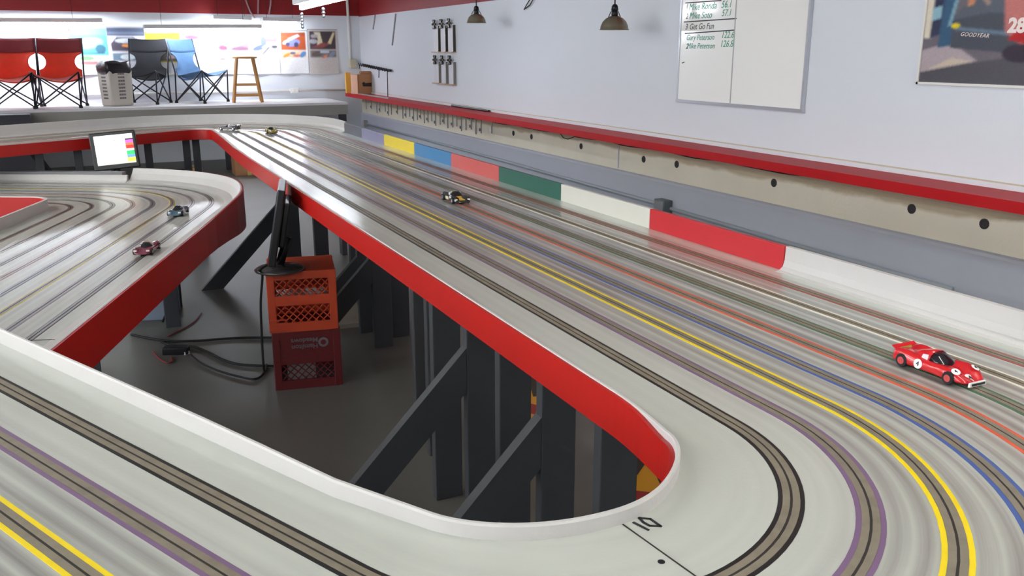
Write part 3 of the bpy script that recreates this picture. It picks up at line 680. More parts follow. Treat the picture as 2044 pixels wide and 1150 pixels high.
# calendars / posters in a row
pm = print_material('poster_print', .55)
Wt = (238, 237, 238)
def car_shapes(body, acc, sx=0., sy=0., k=1.):
    return [('e', .5 + sx, .62 + sy, .36 * k, .07 * k, .05, body), ('e', .46 + sx, .67 + sy, .14 * k, .07 * k, 0, acc), ('e', .24 + sx, .58 + sy, .09 * k, .06 * k, 0, (50, 46, 54)), ('e', .75 + sx, .58 + sy, .1 * k, .065 * k, 0, (50, 46, 54)), ('r', .12 + sx, .69 + sy, .26 + sx, .72 + sy, acc)]
rects = [((-28, 57), (50, 150), 'poster of a dark car over the far red chair', (150, 166, 182), [('p', [(0, .5), (.7, .4), (1, .62), (1, .75), (.5, .9), (0, .9)], (96, 112, 132)), ('p', [(.3, .62), (.9, .62), (.95, .7), (.3, .72)], Wt), ('e', .62, .66, .12, .05, 0, (230, 110, 110)), ('e', .68, .5, .25, .09, 0, (86, 96, 112)), ('r', 0, 0, 1, .38, Wt)]),
  ((60, 57), (138, 150), 'white poster of a small red racing car', Wt, [('r', .45, .78, .85, .80, (220, 150, 150)), ('e', .66, .7, .14, .12, 0, (150, 140, 156)), ('e', .6, .74, .06, .05, 0, (224, 110, 110)), ('p', [(.2, .55), (.7, .56), (.7, .58), (.2, .57)], (120, 110, 120))]),
  ((147, 57), (211, 150), 'teal poster of a racing car in spray', (92, 172, 186), [('r', 0, .86, 1, 1, (110, 150, 156)), ('e', .5, .68, .4, .12, .1, (150, 216, 224)), ('e', .2, .58, .14, .1, 0, (60, 110, 126)), ('e', .8, .56, .14, .1, 0, (56, 104, 122)), ('p', [(.3, .66), (.7, .7), (.66, .76), (.34, .74)], (226, 246, 248)), ('r', .1, .46, .9, .48, (40, 70, 90)), ('r', 0, 0, 1, .42, (226, 232, 226)), ('e', .4, .36, .2, .05, 0, (120, 160, 120)), ('e', .5, .26, .3, .04, 0, (230, 120, 120))]),
  ((222, 55), (287, 150), 'dark poster of a low racing car next to the bin', (206, 206, 214), [('r', 0, .82, 1, 1, (66, 76, 98)), ('r', 0, .86, 1, .90, (100, 110, 132)), ('p', [(.1, .5), (.9, .5), (.94, .7), (.7, .8), (.25, .8), (.08, .66)], (64, 58, 70)), ('e', .5, .72, .3, .05, 0, (190, 196, 206)), ('e', .5, .62, .14, .03, 0, (216, 140, 70)), ('r', .1, .3, .95, .46, (96, 116, 132)), ('e', .5, .38, .2, .06, 0, (206, 214, 220))]),
  ((298, 60), (362, 150), 'yellow poster above the black chair', (236, 210, 20), [('p', [(.12, .62), (1, .42), (1, .3), (.12, .3)], (96, 90, 80)), ('p', [(.5, .36), (.95, .36), (.95, .46), (.6, .44)], (226, 190, 190)), ('r', 0, 0, 1, .28, Wt), ('r', .9, .3, .94, 1, (246, 226, 70))]),
  ((366, 60), (426, 148), 'pale pink poster behind the blue chair', Wt, [('p', [(.05, .75), (.5, .78), (.6, .86), (.1, .88)], (214, 120, 136)), ('e', .35, .84, .2, .05, 0, (160, 80, 110)), ('p', [(.55, .5), (1, .42), (1, .6), (.8, .66)], (214, 176, 214)), ('e', .75, .5, .2, .05, 0, (236, 226, 240)), ('r', .6, .42, 1, .45, (110, 90, 116))]),
  ((433, 60), (497, 148), 'poster of a crowded red car start above the wooden stool', Wt, [('r', .04, .52, .96, .88, (222, 120, 136)), ('e', .3, .78, .24, .08, 0, (238, 190, 200)), ('e', .5, .66, .3, .06, .2, (236, 206, 214)), ('e', .7, .58, .24, .05, 0, (110, 80, 100)), ('e', .24, .6, .12, .05, 0, (206, 60, 84)), ('p', [(.1, .36), (.6, .4), (.56, .46), (.3, .44)], (150, 150, 164)), ('e', .2, .34, .12, .02, 0, (110, 60, 76))]),
  ((500, 60), (554, 148), 'white poster of a wrecked open wheel racer', Wt, [('r', .44, .72, .96, .96, (228, 128, 146)), ('e', .74, .86, .18, .05, 0, (246, 206, 212)), ('e', .36, .60, .24, .06, .2, (96, 108, 132)), ('e', .5, .74, .1, .12, .4, (112, 122, 148)), ('p', [(.4, .6), (.95, .52), (.96, .66), (.6, .68)], (176, 178, 186)), ('e', .86, .62, .1, .03, 0, (60, 56, 62)), ('e', .55, .52, .18, .02, .6, (70, 70, 84))]),
  ((561, 62), (612, 147), 'orange brown poster of a blue winged racer', Wt, [('r', .06, .55, .94, .97, (176, 82, 40)), ('r', .06, .88, .94, .97, (150, 70, 36)), ('e', .48, .72, .26, .08, .1, (130, 140, 206)), ('p', [(.3, .82), (.66, .92), (.74, .88), (.4, .78)], (226, 226, 246)), ('e', .24, .74, .12, .04, .3, (240, 240, 246)), ('e', .3, .69, .07, .05, 0, (70, 64, 100)), ('e', .6, .68, .08, .06, 0, (60, 56, 92)), ('r', .06, .38, .94, .53, (236, 206, 170)), ('e', .24, .43, .14, .04, .3, (206, 150, 70)), ('e', .46, .48, .1, .03, 0, (90, 90, 120)), ('e', .6, .42, .14, .03, 0, (206, 110, 90)), ('e', .82, .45, .12, .06, .4, (96, 140, 196))]),
  ((618, 60), (672, 148), 'dark collage poster nearest the wall corner', (196, 188, 184), [('r', .06, .56, .94, .97, (66, 54, 60)), ('p', [(.2, .95), (.42, .95), (.5, .7), (.3, .66), (.34, .8)], (216, 206, 178)), ('e', .22, .86, .12, .04, 0, (170, 160, 166)), ('e', .18, .74, .14, .05, 0, (176, 178, 186)), ('p', [(.66, .7), (.86, .95), (.92, .93), (.78, .68)], (220, 202, 160)), ('p', [(.1, .6), (.5, .6), (.74, .68), (.5, .72)], (140, 70, 66)), ('r', .06, .38, .94, .54, (122, 112, 112)), ('e', .3, .46, .2, .06, .1, (96, 84, 80)), ('r', .4, .48, .7, .53, (190, 206, 222)), ('e', .56, .40, .1, .03, .4, (220, 130, 110)), ('e', .8, .45, .12, .05, .5, (130, 140, 160))])]
for (a, b), (c, d), lab, bg, shps in rects:
    p0 = ony(a, d, YB); p1 = ony(c, b, YB)
    e = empty('wall_poster', ((p0.x + p1.x) / 2, YB, p0.z), 0, lab, 'poster', 'posters along the back wall'); wd, ht = p1.x - p0.x, p1.z - p0.z
    sheet('printed_sheet', (-wd / 2, -.006, 0), (1, 0, 0), (0, 0, 1), wd, ht, shps, bg, pm, e, 46, 60, .07, curl=.02, blur=.02)
    MB().box((0, -.006, ht + .004), (wd, .012, .012)).build('top_strip', mat('strip_grey', (150, 150, 152), .5), e)

# ================================================================== PLATFORM AND WHAT STANDS ON IT
YP = 12.12; ZP = ony(340, 213, YP).z; XP1 = ony(694, 203, YP).x
pl = empty('platform', (0, YP, 0), 0, 'grey raised platform with a white top against the back wall', 'platform')
ptop = mat('platform_top', (222, 220, 222), .45); pfr = mat('platform_front', (150, 148, 142), .6, noise=.05)
MB().box(((XL + XP1) / 2 + .01, (YB - YP) / 2 - .006, ZP - .015), (XP1 - XL - .02, YB - YP - .012, .03)).build('top_board', ptop, pl)
MB().box(((XL + XP1) / 2 + .01, .02, ZP - .095), (XP1 - XL - .02, .04, .13)).build('front_board', pfr, pl)
for x in (XP1 - .06, 1.6, .2, -1.2, -2.8, -4.5):
    MB().box((x, .09, (ZP - .03) / 2), (.09, .09, ZP - .03)).build('leg', mat('leg_dark', (54, 56, 62), .6), pl)
ch_ = ony(30, 229, 11.75).z; cx1 = ony(61, 240, 11.75).x
tag(MB().box((0, 0, ch_ / 2), (1.1, .3, ch_)).build('dark_front_block', mat('block_dark', (44, 44, 52), .6), loc=(cx1 - .55, 11.9, 0), bevel=.01), 'tall dark block added in front of the platform under the red chairs', 'block')  # added block stands in for the dark stretch of platform front
# folding camp chairs
def camp_chair(fab, band, label, x, y, rz, flip=False, droop=.07):
    e = empty('camp_chair', (x, y, ZP), rz, label, 'chair', 'folding chairs on the platform')
    fx, fy, sz = .25, .23, .36
    feet = {(sx, sy): Vector((sx * fx, sy * fy, .02)) for sx in (-1, 1) for sy in (-1, 1)}
    sc = {(-1, -1): Vector((-.27, -.24, .43)), (1, -1): Vector((.27, -.24, .43)), (-1, 1): Vector((-.24, .16, .36)), (1, 1): Vector((.24, .16, .36))}
    bt = {sx: Vector((sx * .265, .30, .84)) for sx in (-1, 1)}
    fr = dark_metal
    for a, b in (((-1, -1), (1, -1)), ((1, -1), (-1, -1)), ((-1, 1), (1, 1)), ((1, 1), (-1, 1)), ((-1, -1), (-1, 1)), ((-1, 1), (-1, -1)), ((1, -1), (1, 1)), ((1, 1), (1, -1))):
        MB().tube([feet[a], sc[b]], .009, 7).build('pole', fr, e, smooth=True)
    for sx in (-1, 1):
        MB().tube([feet[(sx, 1)], Vector((sx * .258, .2, .40)), bt[sx]], .010, 7).build('upright', fr, e, smooth=True)
        MB().tube([feet[(sx, -1)], sc[(sx, -1)]], .009, 7).build('arm_post', fr, e, smooth=True)
    for k, f_ in feet.items(): MB().lathe([(.022, -.02), (.024, -.005), (.014, .02)], f_, 10).build('foot', black_pl, e)
    def seat(u, v):
        A = sc[(-1, -1)].lerp(sc[(1, -1)], u); B = sc[(-1, 1)].lerp(sc[(1, 1)], u); p = A.lerp(B, v)
        p.z -= droop * math.sin(math.pi * u) * (1 - .3 * v); return p
    MB().grid(seat, 14, 10).build('seat', fab, e, smooth=True, solid=.006)
    def back(u, v):
        a = Vector((-.24, .17, .34)).lerp(bt[-1], v); b = Vector((.24, .17, .34)).lerp(bt[1], v)
        notch = .17 * math.sqrt(max(0, 1 - ((v - .42) / .19) ** 2)); t = notch + (1 - 2 * notch) * u
        p = a.lerp(b, t); p.y += .05 * math.sin(math.pi * u) * (1 - v * .5); p.z -= (.05 * (1 - v) ** 2 + .012 * v) * math.sin(math.pi * u); return p
    MB().grid(lambda u, v: back(u, v * .66), 18, 24).build('backrest', fab, e, smooth=True, solid=.006)
    MB().grid(lambda u, v: back(u, .66 + v * .34), 16, 5).build('head_band', band, e, smooth=True, solid=.010)
    return e
fab_red = mat('chair_fabric_red', (206, 58, 36), .8, noise=.12, nscale=18, bump=.2, bscale=40); fab_mar = mat('chair_fabric_maroon', (112, 34, 40), .8, noise=.08, nscale=18)
fab_blk = mat('chair_fabric_black', (22, 22, 28), .85, noise=.1, nscale=18); fab_blu = mat('chair_fabric_blue', (62, 94, 128), .8, noise=.14, nscale=14, bump=.3, bscale=25)
def pf(u, v): return onz(u, v, ZP)
for (u, v), f1, f2, lab, rz in (((125, 214), fab_red, fab_mar, 'red folding chair with a maroon top band next to the bin', -.16), ((32, 216), fab_red, fab_mar, 'red folding chair with a maroon top band, farther from the bin', -.12), ((290, 206), fab_blk, fab_blk, 'black folding camp chair between the bin and blue chair', -.45), ((404, 204), fab_blu, fab_blu, 'blue folding camp chair turned towards the wooden stool', .8)):
    p = pf(u, v); camp_chair(f1, f2, lab, p.x, min(p.y, 12.95), rz)
# wooden bar stool
p = pf(495, 204); e = empty('bar_stool', (p.x, p.y, ZP + .004), R(-8), 'tall wooden bar stool with round seat beside the blue chair', 'stool')
oak = mat('oak_wood', (190, 138, 78), .5, noise=.12, nscale=14)
MB().lathe([(.10, 0), (.155, .002), (.165, .012), (.16, .026), (.10, .032)], (0, 0, .575), 28).build('seat', oak, e, smooth=True)
ft = [Vector((sx * .185, sy * .185, 0)) for sx, sy in ((-1, -1), (1, -1), (1, 1), (-1, 1))]; tp = [Vector((sx * .105, sy * .105, .58)) for sx, sy in ((-1, -1), (1, -1), (1, 1), (-1, 1))]
for a, b in zip(ft, tp): MB().bar(a, b, .034, .034).build('leg', oak, e, bevel=.004)
for t in (.16, .40):
    for k in range(4): MB().bar(ft[k].lerp(tp[k], t + .012 * (k % 2)), ft[(k + 1) % 4].lerp(tp[(k + 1) % 4], t + .012 * (k % 2)), .018, .024).build('rung', oak, e)
# slatted bin
p = pf(236, 211); e = empty('waste_bin', (p.x, p.y, ZP), R(32), 'beige slotted tall bin with a black bag over its rim', 'bin')
bm_ = mat('bin_beige', (198, 192, 180), .5)
MB().box((0, 0, .225), (.30, .24, .45), taper=1.1).build('body', bm_, e, bevel=.02)
slot_b = mat('bin_slot', (116, 108, 106), .7)
for face in range(2):
    for r_ in range(8):
        for c_ in range(3):
            z = .10 + r_ * .043; tp_ = 1 + .1 * z / .45
            if face == 0: MB().box(((c_ - 1) * .031 + .0, -.1205 * tp_, z), (.026, .004, .022)).build('slot', slot_b, e)
            else: MB().box((-.1505 * tp_, (c_ - 1) * .031, z), (.004, .026, .022)).build('slot', slot_b, e)
bag = mat('bin_bag_black', (28, 24, 28), .35, bump=.5, bscale=20)
mb = MB(); n = 28
for k, (s_, z) in enumerate(((1.03, .40), (1.12, .44), (1.14, .50), (1.06, .54), (.96, .55), (.90, .50))):
    for i in range(n):
        a = 2 * math.pi * i / n; wv = 1 + .035 * math.sin(5 * a + k) ; sx = abs(math.cos(a)) ** .5 * math.copysign(1, math.cos(a)); sy = abs(math.sin(a)) ** .5 * math.copysign(1, math.sin(a))
        mb.v.append(Vector((sx * .165 * s_ * wv, sy * .132 * s_ * wv, z + .012 * math.sin(3 * a + k))))
for k in range(5):
    for i in range(n): a, b = k * n + i, k * n + (i + 1) % n; mb.f.append((a, b, b + n, a + n))
mb.f.append(tuple(5 * n + i for i in range(n)))
mb.build('bag_rim', bag, e, smooth=True)
# boxes on the floor far below
for (u0, u1, v), h, lab in (((468, 522, 347), .33, 'brown cardboard box on the floor behind the track posts'), ((376, 402, 352), .13, 'low brown carton on the floor beside the track posts')):
    a, b = onz(u0, v, 0), onz(u1, v, 0); wd = (b - a).length
    e = empty('floor_box', ((a.x + b.x) / 2, a.y - .02 + .15 - .2, 0), 0, lab, 'box')
    MB().box((0, 0, h / 2), (wd, .3, h)).build('carton', card, e, bevel=.004); MB().box((0, -.001, h / 2), (.05, .302, h + .002)).build('tape', mat('parcel_tape', (208, 184, 110), .3), e)

# ================================================================== THINGS INSIDE THE TRACK HOLE
# two upturned milk crates
def crate(mtl, label, loc, rz, h, words):
    e = empty('milk_crate', loc, rz, label, 'crate', 'upturned milk crates')
    s = .31; hs = s / 2
    for sx in (-1, 1):
        for sy in (-1, 1): MB().box((sx * (hs - .018), sy * (hs - .018), h / 2), (.036, .036, h), taper=.985).build('corner_post', mtl, e, bevel=.004)
    MB().box((0, 0, h - .009), (s - .006, s - .006, .016)).build('base_panel', mtl, e, bevel=.003)
    for z, hh in ((.022, .044), (h * .52, .045), (h - .022, .03)):
        mb = MB()
        for k in range(4):
            M = Matrix.Rotation(k * math.pi / 2, 3, 'Z'); mb.box(M @ Vector((0, -hs + .006, z)), (s - .03, .010, hh), M)
        mb.build('band', mtl, e)
    for k in range(4):
        M = Matrix.Rotation(k * math.pi / 2, 3, 'Z'); mb = MB(); x0, x1 = -hs + .034, hs - .034
        for z0, z1 in ((.044, h * .52 - .022), (h * .52 + .022, h - .037)):
            if words and z0 > .1: mb.box(M @ Vector((0, -hs + .008, (z0 + z1) / 2)), (x1 - x0, .006, z1 - z0), M); continue
            dz = z1 - z0
            for i in range(-1, 8):
                xa = x0 + i * .034
                for s_ in (1, -1):
                    a, b = xa, xa + dz; ta, tb = max(a, x0), min(b, x1)
                    if tb - ta < .01: continue
                    za, zb = (ta - a), (tb - a)
                    pa, pb = (ta, z0 + za), (tb, z0 + zb)
                    if s_ < 0: pa, pb = (ta, z1 - za), (tb, z1 - zb)
                    mb.bar(M @ Vector((pa[0], -hs + .008, pa[1])), M @ Vector((pb[0], -hs + .008, pb[1])), .0045, .0045)
        mb.build('lattice', mtl, e)
    for k in range(4):
        z = .012 + k * .016
        if not words: MB().box((-hs + .04, -hs + .001, z), (.075, .008, .006)).build('ridge', mtl, e)
    if words:
        pm_ = mat('crate_print', (112, 100, 106), .7)
        for i, t_ in enumerate(('Meadows', 'Hamilton')):
            text(t_, .032, frame((-.01, -hs - .0002, h * .52 + .090 - .03 * i), (-1, 0, 0), (0, 0, -1)), pm_, 'crate_lettering', e, bold=.0006)
        mb = MB(); mb.lathe([(.012, 0), (.0235, 0), (.0235, .001), (.0125, .001), (.012, -.006)], (.075, -hs - .0002, h * .52 + .075), 20, Matrix.Rotation(R(90), 3, 'X')); mb.build('crate_logo', pm_, e)
        MB().lathe([(.0125, -.002), (.0125, .0014)], (.075, -hs - .0002, h * .52 + .075), 16, Matrix.Rotation(R(90), 3, 'X')).build('logo_centre', mtl, e)
        MB().box((-.03, -hs + .03, .075), (.13, .004, .075)).build('paper_inside', mat('paper_grey', (150, 146, 140), .8), e)
    return e
orange = mat('crate_orange', (196, 70, 38), .45, noise=.05); dred = mat('crate_red', (98, 22, 26), .5, noise=.06)
cc = Vector((.815, 4.06, 0)); CH = .28
crate(dred, 'dark red milk crate standing upside down on the floor', cc, R(-10), CH, True)
crate(orange, 'orange milk crate stacked on the dark red crate', cc + Vector((-.004, 0, CH)), R(-11), CH + .005, False)
ZK = 2 * CH + .005
# flat monitor on the crates, seen from its edge
mp = Vector((.70, 3.97, ZK)); mo = empty('monitor', (mp.x, mp.y, ZK), R(-12), 'black flat monitor on the orange crate, seen edge on', 'monitor')
MB().lathe([(.11, 0), (.112, .006), (.10, .014), (.05, .022), (.02, .028)], (0, 0, 0), 32).build('base', mat('stand_glossy', (60, 58, 60), .2), mo, smooth=True)
MB().tube([(.0, 0, .02), (.02, 0, .08), (.045, 0, .15)], .02, 10).build('neck', black_pl, mo, smooth=True)
tl = Matrix.Rotation(R(11), 3, 'Y')
def tp3(v): return tl @ Vector(v) + Vector((-.03, 0, .045))
mb = MB(); mb.box(tp3((.0, 0, .18)), (.034, .36, .34), tl); mb.build('casing', black_pl, mo, bevel=.006)
MB().box(tp3((.03, 0, .19)), (.03, .26, .2), tl).build('back_cover', black_pl, mo, bevel=.008)
MB().box(tp3((-.0175, 0, .185)), (.002, .33, .29), tl).build('screen', mat('screen_dim', (70, 72, 84), .15), mo)
# lap timing monitor facing the drivers
lp = ony(228, 300, 6.42); lm = empty('timing_monitor', (lp.x, lp.y, .0), 0, 'black monitor showing a white timing table with coloured bars', 'monitor')
cz = lp.z; rot = Matrix.Rotation(R(-10), 3, 'Z') @ Matrix.Rotation(R(-4.5), 3, 'Y') @ Matrix.Rotation(R(-10), 3, 'X')
def lq(v): return rot @ Vector(v) + Vector((0, 0, cz))
MB().box(lq((0, .02, 0)), (.285, .04, .245), rot).build('casing', black_pl, lm, bevel=.006)
sw_, sh_ = .238, .192
cols = [((228, 214, 190), .14), ((40, 36, 44), .05), ((226, 92, 224), .12), ((240, 110, 60), .09), ((226, 40, 30), .12), ((250, 246, 238), .07), ((30, 196, 96), .13), ((96, 150, 226), .11), ((240, 226, 70), .14)]
shp = []; y = .98
shp.append(('r', 0, .0, 1, .055, (190, 196, 182)))
for c, hh in cols: shp.append(('r', .80, y - hh * .95, 1, y, c)); y -= hh * .95
for x in (.12, .3, .47): shp.append(('r', x, .885, x + .13, .90, (150, 130, 126)))
for x, yy in ((.28, .82), (.50, .80), (.12, .66)): shp.append(('r', x, yy, x + .06, yy + .025, (150, 158, 150)))
so = lq((-sw_ / 2 + .005, -.0008, -sh_ / 2 + .004))
sheet('screen', so, rot @ Vector((1, 0, 0)), rot @ Vector((0, 0, 1)), sw_, sh_, shp, (252, 250, 244), print_material('screen_lit', .25, emit=.75), lm, 60, 60)
MB().tube([lq((0, .045, -.05)), Vector((0, .07, cz - .2)), Vector((0, .07, .03))], .022, 10).build('stand_pole', black_pl, lm, smooth=True)
MB().lathe([(.16, 0), (.16, .015), (.05, .03)], (0, .07, 0), 24).build('stand_base', black_pl, lm)
# cables, adapter and power supply on the floor
def fl(pts, z=.008): return [onz(u, v, z) for u, v in pts]
def spline(P, n=8):
    out = []
    for i in range(len(P) - 1):
        p0, p1, p2, p3 = P[max(i - 1, 0)], P[i], P[i + 1], P[min(i + 2, len(P) - 1)]
        for k in range(n):
            t = k / n; out.append(.5 * ((2 * p1) + (p2 - p0) * t + (2 * p0 - 5 * p1 + 4 * p2 - p3) * t * t + (3 * p1 - p0 - 3 * p2 + p3) * t ** 3))
    return out + [P[-1]]
tag(MB().tube(spline(fl([(262, 668), (300, 676), (340, 681), (400, 680), (470, 675), (545, 674), (566, 674)])), .007, 7).build('power_cable', black_rub, smooth=True), 'straight black cable across the floor to the crates', 'cable')
tag(MB().tube(spline(fl([(322, 682), (345, 690), (385, 692), (415, 703), (445, 718), (480, 728), (540, 731), (560, 731)])), .007, 7).build('power_cable', black_rub, smooth=True), 'black cable curving over the floor behind the dark red crate', 'cable')
P = fl([(381, 709), (400, 724), (430, 738), (465, 749), (505, 757), (524, 748), (532, 728)])
cb = cc + Vector((-.215, -.11, 0)); P += [cb + Vector((-.01, -.02, .12)), cb + Vector((0, 0, .40)), cb + Vector((.02, .01, .55)), Vector((mp.x - .10, mp.y - .08, ZK + .03)), Vector((mp.x - .01, mp.y - .01, ZK + .05))]
tag(MB().tube(spline(P), .0055, 7).build('monitor_cable', black_rub, smooth=True), 'black cable looping up the crates to the edge-on monitor', 'cable')
p = onz(352, 706, 0); tag(MB().box((0, 0, .02), (.13, .055, .04)).build('power_adapter', black_pl, loc=(p.x, p.y, 0), rz=R(-20), bevel=.006), 'black power adapter lying among the floor cables', 'adapter')
p = onz(372, 707, 0); tag(MB().box((0, 0, .008), (.03, .02, .016)).build('cable_plug', white_pl, loc=(p.x, p.y, 0), rz=R(30)), 'tiny white plug beside the black power adapter', 'plug')
redw = mat('red_wire', (150, 40, 34), .5)
tag(MB().tube(spline(fl([(402, 625), (388, 642), (366, 656), (350, 664), (335, 672)], .005)), .0035, 6).build('thin_wire', redw, smooth=True), 'thin red wire curling on the floor under the lower track', 'wire')
tag(MB().tube(spline(fl([(342, 712), (344, 722), (332, 724), (318, 716), (305, 702)], .005)), .0035, 6).build('thin_wire', redw, smooth=True), 'short red wire loop beside the floor cables', 'wire')
p = onz(318, 640, 0); e = empty('power_supply', (p.x - .02, p.y + .12, 0), R(-18), 'blue grey metal power supply cabinet under the lower track', 'power supply')
psm = mat('psu_blue_grey', (128, 142, 158), .5)
MB().box((0, 0, .21), (.26, .22, .42)).build('cabinet', psm, e, bevel=.008); MB().box((-.02, -.111, .30), (.16, .004, .13)).build('vent_panel', mat('psu_dark', (58, 60, 68), .6), e)
MB().tube([(.10, -.115, .36), (.135, -.125, .2), (.13, -.14, .1), (.09, -.17, .008)], .006, 6).build('lead', black_rub, e)
# cardboard tray on the floor behind the crates
p = onz(712, 652, 0); e = empty('cardboard_tray', (p.x - .03, p.y + .10, 0), R(-6), 'pale cardboard tray on the floor beside the crates', 'tray')
MB().box((0, 0, .012), (.22, .22, .024)).build('tray_base', mat('pale_card', (176, 168, 152), .8), e); MB().prism([(-.10, 0), (.10, 0), (.06, .10), (-.02, .08)], .02, Matrix.Rotation(R(90), 3, 'X'), (0, .11, .024)).build('folded_flap', mat('pale_card', (176, 168, 152), .8), e)
# yellow folding floor signs stored under the straight
yel = mat('sign_yellow', (214, 146, 26), .45); sred = mat('sign_red_print', (150, 40, 34), .5); sdk = mat('sign_dark_print', (58, 42, 30), .5)
for (u, v), lab, rz in (((1283, 960), 'yellow folding floor sign with a figure under the hairpin end', R(-38)), ((1062, 800), 'yellow folding floor sign between two grey posts', R(-60))):
    p = onx(u, v, 1.52); e = empty('floor_sign', (1.52, p.y, 0), rz, lab, 'floor sign', 'yellow floor signs under the track')
    for s in (-1, 1):
        M = Matrix.Rotation(R(9 * s), 3, 'X')
        mb = MB(); mb.prism([(-.15, 0), (-.11, 0), (-.07, .08), (.07, .08), (.11, 0), (.15, 0), (.12, .58), (.06, .62), (-.06, .62), (-.12, .58)], .012, M @ Matrix.Rotation(R(90), 3, 'X'), (0, s * .098, 0)); mb.build('panel', yel, e, bevel=.002)
    M = Matrix.Rotation(R(-9), 3, 'X') @ Matrix.Rotation(R(90), 3, 'X'); o = M @ Vector((0, 0, .0135)) + Vector((0, -.098, 0))
    MB().prism([(-.05, .22), (-.01, .30), (-.07, .36), (-.04, .39), (.02, .34), (.04, .44), (.08, .42), (.05, .30), (.09, .20), (.06, .19), (.02, .27), (-.02, .20)], .001, M, o).build('figure_print', sdk, e)
    MB().prism([(-.08, .12), (.08, .12), (.08, .16), (-.08, .16)], .001, M, o).build('warning_print', sred, e)
    MB().box((0, 0, .612), (.1, .05, .02)).build('hinge', yel, e)

